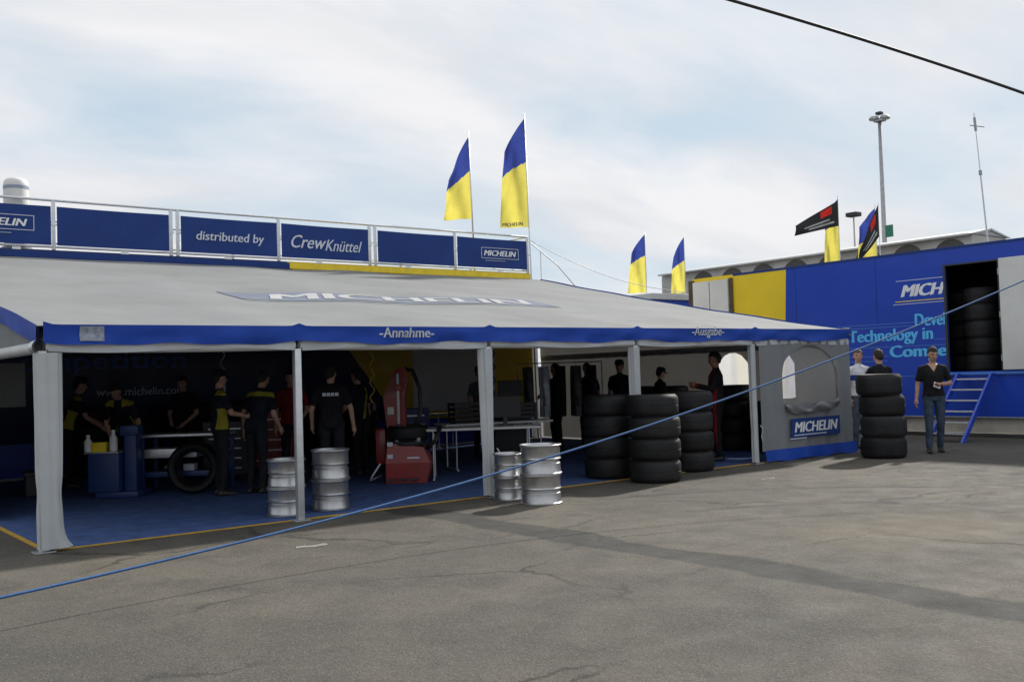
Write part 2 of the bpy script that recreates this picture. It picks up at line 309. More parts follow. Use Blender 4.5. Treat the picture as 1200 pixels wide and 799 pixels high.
class MB:
    def __init__(s): s.v = []; s.f = []; s.m = []; s.mi = 0
    def add(s, vs, fs):
        b = len(s.v); s.v += [tuple(v) for v in vs]; s.f += [tuple(b+i for i in f) for f in fs]; s.m += [s.mi]*len(fs); return s
    def mat(s, i): s.mi = i; return s
    def box(s, lo, hi, bev=0., mtx=None):
        bm = bmesh.new(); bmesh.ops.create_cube(bm, size=1)
        c = [(lo[i]+hi[i])/2 for i in range(3)]; d = [max(1e-4, abs(hi[i]-lo[i])) for i in range(3)]
        for v in bm.verts: v.co = Vector((v.co.x*d[0], v.co.y*d[1], v.co.z*d[2]))
        if bev > 0: bmesh.ops.bevel(bm, geom=list(bm.edges), offset=min(bev, min(d)*.45), segments=2, profile=.6, affect='EDGES')
        bm.verts.index_update()
        vs = [v.co+Vector(c) for v in bm.verts]
        if mtx is not None: vs = [mtx @ v for v in vs]
        s.add(vs, [[v.index for v in f.verts] for f in bm.faces]); bm.free(); return s
    def rings(s, rings, close=True, caps=True):
        n = len(rings[0]); vs = [v for r in rings for v in r]; fs = []
        for i in range(len(rings)-1):
            for j in range(n if close else n-1):
                k = (j+1) % n; fs.append((i*n+j, i*n+k, (i+1)*n+k, (i+1)*n+j))
        if caps: fs.append(tuple(reversed(range(n)))); fs.append(tuple((len(rings)-1)*n+j for j in range(n)))
        return s.add(vs, fs)
    def tube(s, path, r, n=10, caps=True):
        path = [Vector(p) for p in path]; rs = r if isinstance(r, (list, tuple)) else [r]*len(path); rings = []
        t0 = (path[1]-path[0]).normalized(); up = Vector((0, 0, 1)) if abs(t0.z) < .9 else Vector((1, 0, 0)); u = t0.cross(up).normalized()
        for i, p in enumerate(path):
            t = (path[min(i+1, len(path)-1)]-path[max(i-1, 0)]).normalized(); u = (u-t*u.dot(t)).normalized(); w = t.cross(u)
            rings.append([p+(u*math.cos(a)+w*math.sin(a))*rs[i] for a in [2*PI*k/n for k in range(n)]])
        return s.rings(rings, True, caps)
    def lathe(s, prof, n=32, o=(0, 0, 0), closed=False, caps=False):
        rings = [[(o[0]+r*math.cos(2*PI*k/n), o[1]+r*math.sin(2*PI*k/n), o[2]+z) for k in range(n)] for r, z in prof]
        if closed: rings.append(rings[0])
        return s.rings(rings, True, caps)
    def grid(s, fn, nu, nv):
        vs = [fn(i/nu, j/nv) for j in range(nv+1) for i in range(nu+1)]
        return s.add(vs, [(j*(nu+1)+i, j*(nu+1)+i+1, (j+1)*(nu+1)+i+1, (j+1)*(nu+1)+i) for j in range(nv) for i in range(nu)])
    def prism(s, poly, a, b):
        """poly: list of 3D points; extruded from offset a to offset b"""
        n = len(poly); a = Vector(a); b = Vector(b); vs = [Vector(p)+a for p in poly]+[Vector(p)+b for p in poly]
        return s.add(vs, [tuple(range(n)), tuple(reversed(range(n, 2*n)))]+[(i, (i+1) % n, n+(i+1) % n, n+i) for i in range(n)])
    def mesh(s, name='mesh'):
        me = bpy.data.meshes.new(name); me.from_pydata(s.v, [], s.f)
        if max(s.m or [0]) > 0: me.polygons.foreach_set('material_index', s.m)
        me.update(); return me
    def build(s, name, mats, parent=None, world=True, loc=None, smooth=False):
        return link(name, s.mesh(name), mats, parent, world, loc, smooth)

def text_raw(txt, bold=0., shear=0., extrude=0.):
    cu = bpy.data.curves.new('lettering', 'FONT'); cu.body = txt; cu.size = 1; cu.offset = bold; cu.shear = shear; cu.extrude = extrude; cu.resolution_u = 3
    cu.align_x = 'LEFT'
    o = bpy.data.objects.new('lettering', cu); COL.objects.link(o)
    dg = bpy.context.evaluated_depsgraph_get(); me = bpy.data.meshes.new_from_object(o.evaluated_get(dg))
    bpy.data.objects.remove(o); bpy.data.curves.remove(cu)
    return me
def lettering(txt, origin, right, up, width, m, parent, height=None, bold=.01, shear=0., depth=.004, name='lettering', fn=None):
    """origin = lower left corner of the text block"""
    me = text_raw(txt, 0., shear)
    co = np.array([v.co[:] for v in me.vertices]); mn = co.min(0); mx = co.max(0); sc = width/(mx[0]-mn[0]); sy = sc if height is None else height/(mx[1]-mn[1])
    bm = bmesh.new(); ex_b = bold*1.25
    for k, dxb in enumerate((0, -1, 1) if ex_b > 0 else (0,)):
        n0 = len(bm.verts); bm.from_mesh(me); bm.verts.ensure_lookup_table()
        for v in bm.verts[n0:]: v.co.x += dxb*ex_b; v.co.y += dxb*ex_b*.2; v.co.z -= k*.0009/depth
    bpy.data.meshes.remove(me)
    r = bmesh.ops.extrude_face_region(bm, geom=list(bm.faces)); ex = [g for g in r['geom'] if isinstance(g, bmesh.types.BMVert)]
    for v in ex: v.co.z += 1
    right = Vector(right); up = Vector(up); nrm = right.cross(up).normalized(); o = Vector(origin)
    for v in bm.verts:
        a, b, c = (v.co.x-mn[0])*sc, (v.co.y-mn[1])*sy, v.co.z*depth
        v.co = fn(a, b, c) if fn else o+right*a+up*b+nrm*c
    me = bpy.data.meshes.new(name); bm.to_mesh(me); bm.free()
    return link(name, me, m, parent)
def frame_lines(mb, o, right, up, w, h, t, d):
    """thin raised rectangle outline"""
    o = Vector(o); r = Vector(right); u = Vector(up); n = r.cross(u)
    for (a0, a1, b0, b1) in ((0, w, 0, t), (0, w, h-t, h), (0, t, t, h-t), (w-t, w, t, h-t)):
        mb.prism([o+r*a0+u*b0, o+r*a1+u*b0, o+r*a1+u*b1, o+r*a0+u*b1], (0, 0, 0), n*d)
    return mb

# ------------------------------------------------------------------ ground
def make_ground():
    mb = MB(); mb.grid(lambda u, v: (-300+700*u, -200+700*v, 0), 14, 14)
    g = tag(mb.build('ground', M['asphalt']), 'worn grey asphalt of the paddock', None, kind='structure')
    mb = MB(); mb.grid(lambda u, v: (1.80+.30*u+.04*v, -1.72+.10*v-.06*u+.022*math.sin(u*9), .004), 8, 2); mb.build('paint_mark', M['scuff'], g)
    mb = MB(); mb.grid(lambda u, v: (8.9+.28*u, -1.55+.05*v+.02*math.sin(u*7), .004), 8, 2); mb.build('paint_mark', M['scuff'], g)
make_ground()

# ------------------------------------------------------------------ tent
LX, LY, BAY = 13.35, 8.62, 2.67
ZE, ZB = 2.17, 3.90
def roof_z(x, y):
    v = y/LY; u = x/BAY
    sag = -.06*math.sin(PI*v) - .032*math.sin(PI*(u % 1))**2*(1-v*.6)
    return ZE+(ZB-ZE)*v+sag+.012*math.sin(x*2.3+y*1.3)*math.sin(y*1.9-x*.7)+.010*math.exp(-y*1.2)*math.sin(x*7.5+2*math.sin(x))
def make_tent():
    t = thing('awning_tent', 'long grey canvas awning tent with blue valance leaning on the banner topped trailer', 'tent', (0, 0, 0))
    mb = MB(); mb.grid(lambda u, v: (LX*u-.04*(u == 0), -.06+(LY+.06)*v, roof_z(LX*u, max(0, -.06+(LY+.06)*v))), 90, 40)
    mb.grid(lambda u, v: (LX*u-.04*(u == 0), -.06+(LY+.06)*v, roof_z(LX*u, max(0, -.06+(LY+.06)*v))-.012), 90, 40)  # under-sheet added below the roof to cut light inside
    mb.m = [0]*3600+[1]*3600
    roof = mb.build('roof', [M['canvas'], M['added_lining']], t, smooth=True)
    # faded print on the roof
    def rf(dz):
        return lambda a, b, c: Vector((4.0+a+b*.05, 3.50+b, roof_z(4.0+a, 3.50+b)+dz+c))
    lettering('MICHELIN', (0, 0, 0), (1, 0, 0), (0, 1, 0), 5.3, M['roof_print_edge'], roof, height=.86, bold=.045, shear=.25, depth=.002, fn=rf(.008)) if False else None
    lettering('MICHELIN', (0, 0, 0), (1, 0, 0), (0, 1, 0), 5.2, M['roof_print'], roof, height=.66, bold=.03, shear=.3, depth=.001, fn=rf(.016))
    mb = MB()
    mb.grid(lambda u, v: (3.45+6.05*u, 3.30+1.05*v, roof_z(3.45+6.05*u, 3.30+1.05*v)+.009), 70, 10)
    mb.build('printed_box', M['roof_print_edge'], roof)
    mb = MB(); mb.grid(lambda u, v: (3.45+6.05*u, 3.16+.05*v, roof_z(3.45+6.05*u, 3.16+.05*v)+.009), 70, 1); mb.build('printed_line', M['roof_print'], roof)
    # valances
    def val_front(u, v):
        x = LX*u; p = abs((x/BAY) % 1-.5)*2
        low = 2.005-.022*math.sin(PI*(x/BAY % 1))-.012*math.sin(x*3.7)-.007*math.sin(x*8.9)
        top = ZE+.012+.03*max(0, p-.93)/.07
        return (x, -.098-.016*math.sin(x*6.3+v*4+math.sin(x*1.7)*2)*v-.006*math.sin(x*23+v*6)*v-.008*math.sin(x*2.1-v*5), top+(low-top)*v)
    vf = MB().grid(val_front, 160, 4).build('valance', M['valance'], t, smooth=True)
    MB().grid(lambda u, v: (-.055-.012*math.sin(u*40+v*3)*v, -.07+LY*u, roof_z(0, max(0, LY*u))+.01-(.19)*v-.01*math.sin(u*30)*v), 80, 3).build('valance', M['valance'], t, smooth=True)
    MB().grid(lambda u, v: (LX+.015+.012*math.sin(u*40+v*3)*v, -.07+LY*u, roof_z(LX, max(0, LY*u))+.01-(.19)*v), 80, 3).build('valance', M['valance'], t, smooth=True)
    def on_val(x0, z0):
        def f(a, b, c):
            x = x0+a; z = z0+b; top = val_front(x/LX, 0)[2]; low = val_front(x/LX, 1)[2]
            q = val_front(x/LX, (top-z)/(top-low)); return Vector((x, q[1]-.009-c, z))
        return f
    lettering('-Annahme-', (0, 0, 0), (1, 0, 0), (0, 0, 1), .76, M['text_soft'], vf, bold=.02, depth=.002, fn=on_val(3.70, 2.05))
    lettering('-Ausgabe-', (0, 0, 0), (1, 0, 0), (0, 0, 1), .73, M['text_soft'], vf, bold=.02, depth=.002, fn=on_val(9.17, 2.035))
    fb = on_val(.33, 2.02); MB().grid(lambda u, v: fb(.23*u, .145*v, .002), 12, 6).build('badge_patch', M['badge'], vf)
    # white corner cap at the far front corner
    MB().box((LX-.13, -.1, 2.07), (LX+.04, .03, ZE+.035), .03).build('corner_cap', M['canvas'], t, smooth=40)
    # frame
    zb = 1.965
    for a, b in ((0, 1), (1, 2), (2, 3), (3, 4), (4, 5)):
        mb = MB(); n = 10
        mb.tube([(BAY*a+.03+(BAY-.06)*k/n, -.01, zb-.012*math.sin(PI*k/n)) for k in range(n+1)], .052, 12); mb.build('beam', M['whitepaint'], t, smooth=50)
        # fabric skirt rolled round the beam
        mb = MB(); mb.grid(lambda u, v: (BAY*a+.05+(BAY-.1)*u, -.064+.008*math.sin(u*31+a)*v, zb+.075-(.115+.02*math.sin(u*7+a*2))*v), 30, 2)
        mb.build('beam_skirt', M['curtain'], t, smooth=True)
    mb = MB(); mb.tube([(-.01, .12, zb), (-.01, 4.3, zb+.0), (-.01, LY-.05, zb)], .06, 14, caps=False)
    mb.lathe([(.06, 0), (.045, 0), (.045, .05)], 14); k = len(mb.v)
    mb.build('side_beam', M['whitepaint'], t, smooth=50)
    mb = MB(); mb.tube([(-.03, -.06, zb+.005), (-.03, .10, zb+.005)], [.066, .066], 16, caps=False); mb.tube([(-.03, -.06, zb+.005), (-.03, .08, zb+.005)], [.048, .048], 16, caps=False)
    jn = mb.build('joint_sleeve', M['alu'], t, smooth=50)
    MB().tube([(-.03, -.02, zb+.005), (-.03, .0, zb+.005)], .047, 16).build('hole', M['dark'], jn)
    mb = MB(); mb.tube([(LX, .12, zb), (LX, LY-.05, zb)], .05, 12); mb.build('side_beam', M['whitepaint'], t, smooth=50)
    # rafters and purlins
    for i in range(6):
        x = min(max(BAY*i, .06), LX-.06)
        MB().tube([(x, .05, 2.05), (x, LY*.5, 2.92), (x, LY-.03, 3.80)], .035, 8).build('rafter', M['alu'], t, smooth=50)
    for y in (2.9, 5.8):
        MB().tube([(.1, y, roof_z(0, y)-.13), (LX-.1, y, roof_z(0, y)-.13)], .028, 8).build('purlin', M['alu'], t, smooth=50)
    # posts
    for i in range(6):
        x = BAY*i if i < 5 else LX-.05
        p = MB().box((x-.04, -.05, .012), (x+.04, .03, 1.93), .012).build('post', M['alu'], t, smooth=40)
        MB().box((x-.10, -.10, 0.001), (x+.09, .08, .012), .004).build('foot_plate', M['steel'], p)
        if i in (0, 2, 3, 4):
            w0, w1 = {0: (.115, .10), 2: (.095, .07), 3: (.085, .085), 4: (.06, .06)}[i]; ph = i*1.7
            def cur(u, v, x=x, w0=w0, w1=w1, ph=ph, i=i):
                z = .03+1.88*v; a = 2*PI*u
                pinch = 1-.10*math.exp(-((z-.55)/.12)**2)
                w = (w1+(w0-w1)*v)*pinch; flare = .14*math.exp(-z/.09) if i == 0 else .03*math.exp(-z/.1)
                rr = 1+.14*math.sin(5*a+ph+v*1.2)+.08*math.sin(9*a+v*3+ph)
                cx = x+(.055 if i == 0 else -.045 if i == 2 else -.02)
                return (cx+math.cos(a)*w*rr+max(0, math.cos(a))*flare, -.015+math.sin(a)*w*.75*rr, z)
            MB().grid(cur, 40, 30).build('curtain', M['curtain'], p, smooth=True)
            if i in (2, 4):
                MB().tube([(x+.08, -.06, .62), (x+.10, -.09, .56), (x+.09, -.07, .44), (x+.10, -.08, .36)], .008, 6).build('tie_cord', M['curtain'], p)
    # left gable
    def gab(u, v):
        y = .05+(LY-.08)*u; return (.0-.02*math.sin(u*9), y, 2.0+(roof_z(0, y)-.02-2.0)*v)
    MB().grid(gab, 50, 6).build('gable_panel', M['wallcanvas'], t, smooth=True)
    MB().grid(lambda u, v: (.0+.03*math.sin(u*40+v*2)*(1-v*.6), 2.9+(LY-3.0)*u, .02+1.92*v), 70, 10).build('added_side_wall', M['canvas'], t, smooth=True)  # unseen wall, added to keep daylight out and darken the tent interior
    # right end wall with arched windows
    def arch_wall(name, n, ax, L0, L1, zlo, zhi, wins, parent, m, off, fold=.012, wm=None):
        def P(s, z): 
            d = fold*math.sin(s*11)*(.4+.6*(1-z/2))+fold*.6*math.sin(s*23+z)
            return (s, off+d, z) if ax == 0 else (off+d, s, z)
        cuts = sorted(set([L0+(L1-L0)*k/n for k in range(n+1)]+[w+dd for a, b, z0, z1 in wins for w, dd in ((a, 0), (b, 0), (a, .003), (b, -.003))]))
        mb = MB()
        def hole(s):
            for a, b, z0, z1 in wins:
                if a < s < b:
                    c = (a+b)/2; h = (b-a)/2; q = math.sqrt(max(0, 1-((s-c)/h)**2)); rise = min(h, (z1-z0)*.55)
                    return z0+.03*(1-q), z1-rise+rise*q
            return None
        for s0, s1 in zip(cuts[:-1], cuts[1:]):
            hm = hole((s0+s1)/2)
            if hm is None:
                zs = [zlo+(zhi-zlo)*k/8 for k in range(9)]
                for a, b in zip(zs[:-1], zs[1:]): mb.add([P(s0, a), P(s1, a), P(s1, b), P(s0, b)], [(0, 1, 2, 3)])
            else:
                h0 = hole(s0) or hm; h1 = hole(s1) or hm
                for k in range(4):
                    mb.add([P(s0, zlo+(h0[0]-zlo)*k/4), P(s1, zlo+(h1[0]-zlo)*k/4), P(s1, zlo+(h1[0]-zlo)*(k+1)/4), P(s0, zlo+(h0[0]-zlo)*(k+1)/4)], [(0, 1, 2, 3)])
                    mb.add([P(s0, h0[1]+(zhi-h0[1])*k/4), P(s1, h1[1]+(zhi-h1[1])*k/4), P(s1, h1[1]+(zhi-h1[1])*(k+1)/4), P(s0, h0[1]+(zhi-h0[1])*(k+1)/4)], [(0, 1, 2, 3)])
        bm = bmesh.new(); me = mb.mesh(); bm.from_mesh(me); bmesh.ops.remove_doubles(bm, verts=list(bm.verts), dist=1e-5); bm.to_mesh(me); bm.free()
        o = link(name, me, m, parent, smooth=True)
        for a, b, z0, z1 in wins:
            c = (a+b)/2; h = (b-a)/2; rise = min(h, (z1-z0)*.55); poly = []
            for k in range(25):
                an = PI*k/24; poly.append((c+math.cos(an)*(h+.015), z1-rise+math.sin(an)*(rise+.015)))
            poly += [(a-.015, z0-.02), (b+.015, z0-.02)]
            pp = [(s, off+.03, z) if ax == 0 else (off+.03, s, z) for s, z in poly]
            w = MB(); w.add(pp, [tuple(range(len(pp)))]); w.build('window', wm or M['pvc'], o)
        return o
    ew = arch_wall('end_wall', 60, 1, .1, LY-.05, .03, 1.98, [(1.12, 1.56, .95, 1.80), (2.15, 3.0, .85, 1.86)], t, M['endcanvas'], LX-.03, wm=M['pvcmilk'])
    def gab2(u, v):
        y = .05+(LY-.08)*u; return (LX-.03, y, 1.975+(roof_z(LX, y)-.02-1.975)*v)
    MB().grid(gab2, 50, 6).build('gable_panel', M['endcanvas'], t, smooth=True)
    # closed front bay
    fw = arch_wall('front_wall', 70, 0, BAY*4+.10, LX-.02, .19, 2.0, [(11.36, 12.92, .93, 1.90)], t, M['wallcanvas'], -.06)
    fw['label'] = 'closed grey canvas bay with arched window'
    MB().grid(lambda u, v: (BAY*4+.16+(LX-.10-BAY*4)*u, -.075-.03*v+.018*math.sin(u*26)*v, .2-.185*v+.01*math.sin(u*19)*v), 60, 3).build('hem', M['valance'], fw, smooth=True)
    def flap(u, v):
        x = 11.40+1.46*u; top = .97-.09*math.sin(PI*u)+.10*(u-.5)+.04*math.sin(u*12); bot = .84-.10*math.sin(PI*min(1, u*1.1))-.03*math.sin(u*9)
        return (x, -.10-.03*math.sin(PI*v)-.014*math.sin(u*17+v*5), bot+(top-bot)*v)
    MB().grid(flap, 40, 8).build('rolled_flap', M['pvcdark'], fw, smooth=True)
    mb = MB(); mb.box((11.53, -.092, .36), (12.90, -.084, .68)); sg = mb.build('sign_patch', M['navy'], fw)
    lettering('MICHELIN', (11.62, -.095, .45), (1, 0, 0), (0, 0, 1), 1.2, M['text_white'], sg, bold=.03, shear=.2, height=.17)
    MB().box((11.60, -.096, .395), (12.5, -.093, .412)).build('underline', M['text_soft'], sg)
    MB().box((11.50, -.09, .34), (11.93, -.083, .357)).build('underline', M['text_soft'], sg)
make_tent()
def make_carpet():
    mb = MB(); mb.grid(lambda u, v: (.06+13.2*u, .06+8.4*v, .006), 20, 14)
    c = mb.build('carpet', M['carpet'], loc=(0, 0, 0)); tag(c, 'blue floor covering with yellow taped edge under the awning tent', 'carpet')
    MB().box((.0, .0, .003), (LX-.1, .055, .011)).build('edge_tape', M['tape'], c)
    MB().box((.0, .056, .003), (.055, 8.4, .011)).build('edge_tape', M['tape'], c)
make_carpet()

# ------------------------------------------------------------------ wheels, tyres
def tyre_mesh(R, r, W, n=40):
    h = W/2; pr = [(r, -h*.62), (r+.012, -h*.82), (r+(R-r)*.35, -h*.97), (r+(R-r)*.68, -h), (R-.035, -h*.93), (R-.010, -h*.78), (R, -h*.55)]
    pr += [(R, -h*.04), (R-.0035, -h*.025), (R-.0035, h*.025), (R, h*.04)]
    pr += [(a, -b) for a, b in reversed(pr[:7])]+[(r-.012, h*.5), (r-.012, -h*.5)]
    return MB().lathe([(a, b+h) for a, b in pr], n, closed=True).mesh('tyre')
TY_BIG = tyre_mesh(.365, .235, .345); TY_MID = tyre_mesh(.365, .23, .305); TY_UP = tyre_mesh(.31, .2, .22)
for m_ in (TY_BIG, TY_MID, TY_UP):
    m_.materials.append(M['rubber']); m_.polygons.foreach_set('use_smooth', [True]*len(m_.polygons)); m_.set_sharp_from_angle(angle=R_(50))
def tyre_stack(x, y, n, me, h, where, group, z0=0., jit=.012):
    names = {1: ['only'], 2: ['bottom', 'top'], 3: ['bottom', 'middle', 'top'], 4: ['bottom', 'second from bottom', 'third from bottom', 'top'], 5: ['bottom', 'second from bottom', 'middle', 'fourth from bottom', 'top'],
             6: ['bottom', 'second from bottom', 'third from bottom', 'fourth from bottom', 'fifth from bottom', 'top']}[n]
    for k in range(n):
        o = bpy.data.objects.new('tyre', me); COL.objects.link(o)
        o.location = (x+random.uniform(-1, 1)*jit, y+random.uniform(-1, 1)*jit, z0+k*h+.001); o.rotation_euler = (random.uniform(-.006, .006), random.uniform(-.006, .006), random.random()*6)
        tag(o, '%s tyre of %s' % (names[k], where), 'tyre', group)

# ------------------------------------------------------------------ trailers
def rear_trailer():
    t = thing('banner_trailer', 'long blue and yellow service trailer behind the awning tent with railed roof', 'trailer', (6, 8.65, 0))
    x0, x1, y0, y1 = -1.2, 13.13, 8.65, 11.15
    MB().box((x0, y0, .62), (x1, y1, 4.05), .025).build('body', M['liv1_shaded'], t, smooth=40)
    MB().box((x0+.05, y0+.06, .03), (x1-.05, y0+.10, .62)).build('skirt', M['blue'], t)
    # white panel of the livery
    p = MB().box((9.65, y0-.006, .80), (11.95, y0+.002, 3.55), .003).build('white_panel', M['panelgrey'], t)
    lettering('Competition', (1.10, y0-.002, 1.80), (1, 0, 0), (0, 0, 1), 3.4, M['line_blue'], t, bold=.01, height=.42)
    lettering('www.michelin.com', (2.85, y0-.002, 1.40), (1, 0, 0), (0, 0, 1), 1.62, M['text_soft'], t, bold=.006)
    MB().box((-1.0, y0-.02, 1.27), (1.66, y0+.002, 2.03), .01).build('grey_panel', M['offwhite'], t)
    for k in range(3):
        for s in (y0+.35, y1-.35):
            o = bpy.data.objects.new('wheel', TY_UP); COL.objects.link(o); o.parent = t; o.rotation_euler = (PI/2, 0, 0); o.location = (-2.2-k*1.0-0, s-8.65+.11, .31)
    for x in (2.0, 11.0):
        MB().box((x-.08, y0+.8, .0), (x+.08, y0+.96, .62), .01).build('support_leg', M['steel'], t)
    # railing
    for z, r in ((4.945, .024), (4.105, .022)):
        MB().tube([(x0+.1, y0+.03, z), (x1-.02, y0+.03, z)], r, 8).build('rail', M['alu'], t, smooth=50)
    for z in (4.945, 4.5):
        MB().tube([(x1-.04, y0+.06, z), (x1-.04, y1-.05, z)], .02, 8).build('rail', M['alu'], t, smooth=50)
        MB().tube([(x0+.1, y1-.05, z), (x1-.02, y1-.05, z)], .02, 8).build('rail', M['alu'], t, smooth=50)
    for x in (0, 2.17, 4.28, 4.41, 6.5, 8.64, 8.78, 10.91, 13.08):
        p = MB().box((x-.03, y0+.005, 4.05), (x+.03, y0+.055, 4.93), .006).build('rail_post', M['alu'], t, smooth=40)
        MB().box((x-.05, y0-.006, 4.48), (x+.05, y0+.004, 4.52), .003).build('clip', M['alu'], p)
    for x in (2.17, 6.5, 10.91, 13.08):
        MB().box((x-.025, y1-.08, 4.05), (x+.025, y1-.03, 4.93)).build('rail_post', M['alu'], t)
    for x in (1.55, 3.4, 5.4, 7.4, 9.6, 12.2):
        MB().box((x-.07, y0-.012, 4.03), (x+.07, y0+.002, 4.075), .003).build('marker_lamp', M['text_white'], t)
    MB().box((x0+.02, y0-.012, 3.90), (6.72, y0+.002, 4.02), .003).build('roof_edge_strip', M['navy'], t)
    MB().box((6.721, y0-.012, 3.90), (x1-.005, y0+.002, 4.02), .003).build('roof_edge_strip', M['yellow'], t)
    # stair rail at the end of the trailer
    MB().tube([(x1+.02, y0+.12, 4.9), (x1+1.0, y0+.12, 4.30), (x1+1.9, y0+.12, 3.5)], .014, 6).build('stair_rail', M['alu'], t)
    MB().tube([(x1+.45, y0+.12, 3.3), (x1+.45, y0+.12, 4.63)], .012, 6).build('stair_post', M['alu'], t)
    MB().box((x1+.02, y0+.1, .02), (x1+.25, y0+.9, 3.6), .01).build('stair_stringer', M['alu'], t)
    # banners
    spans = [(.03, 2.12), (2.22, 4.23), (4.46, 6.45), (6.55, 8.59), (8.83, 10.86), (10.96, 13.03)]
    labs = ['navy banner with framed brand lettering on the roof railing beside the dome', 'plain navy banner on the roof railing above the blue roof edge', 'navy banner reading distributed by on the roof railing',
            'navy banner reading Crew Knüttel on the roof railing', 'plain navy banner on the roof railing above the yellow roof edge', 'navy banner with small framed brand lettering at the end of the railing']
    for i, ((a, b), lab) in enumerate(zip(spans, labs)):
        bn = thing('banner', lab, 'banner', ((a+b)/2, y0, 4.12), 0, 'banners along the trailer roof railing')
        def sh(u, v, a=a, b=b, i=i): return (a+(b-a)*u, y0-.012-.006*math.sin(u*8+i)*math.sin(v*PI), 4.13+.70*v-.008*math.sin(u*PI)*v)
        MB().grid(sh, 14, 5).grid(lambda u, v: (lambda q: (q[0], q[1]+.008, q[2]))(sh(u, v)), 14, 5).build('sheet', M['navy'], bn, smooth=True)
        yy = y0-.022
        X, Z = (1, 0, 0), (0, 0, 1)
        if i == 0:
            lettering('MICHELIN', (.70, yy, 4.44), X, Z, 1.02, M['text_white'], bn, bold=.03, shear=.25, height=.13)
            frame_lines(MB(), (.62, yy, 4.37), X, Z, 1.22, .27, .012, .003).build('logo_frame', M['text_soft'], bn)
            MB().box((1.05, yy-.001, 4.305), (1.47, yy+.004, 4.322)).build('small_print', M['text_grey'], bn)
        if i == 2: lettering('distributed by', (4.76, yy, 4.33), X, Z, 1.4, M['text_soft'], bn, bold=.012, shear=.12)
        if i == 3:
            lettering('Crew', (6.76, yy, 4.34), X, Z, .80, M['text_soft'], bn, bold=.012, shear=.35, height=.27)
            lettering('Knüttel', (7.54, yy, 4.31), X, Z, .88, M['text_soft'], bn, bold=.008, shear=.35, height=.24)
        if i == 5:
            lettering('MICHELIN', (11.72, yy, 4.42), X, Z, .96, M['text_white'], bn, bold=.03, shear=.25, height=.13)
            frame_lines(MB(), (11.64, yy, 4.355), X, Z, 1.12, .26, .012, .003).build('logo_frame', M['text_soft'], bn)
            MB().box((11.75, yy-.001, 4.295), (12.35, yy+.004, 4.312)).build('small_print', M['text_grey'], bn)
    # satellite dome
    dm = thing('satellite_dome', 'white satellite dome with grey lettering band standing on the trailer roof', 'satellite dome', (1.62, 8.95, 4.05))
    prof = [(.20, .0), (.205, .55), (.205, 1.16), (.196, 1.22), (.165, 1.265), (.09, 1.29), (.001, 1.295)]
    MB().lathe([(r*1.02, 4.05+z) for r, z in prof], 28, (1.62, 8.95, 0)).build('housing', M['offwhite'], dm, smooth=50)
    MB().lathe([(.2115, 4.05+1.08), (.2115, 4.05+1.14)], 28, (1.62, 8.95, 0)).build('band', M['text_grey'], dm, smooth=True)
    MB().lathe([(.2, 4.045), (.25, 4.05), (.25, 4.10), (.2, 4.12)], 24, (1.62, 8.95, 0)).build('base', M['steel'], dm, smooth=50)
rear_trailer()

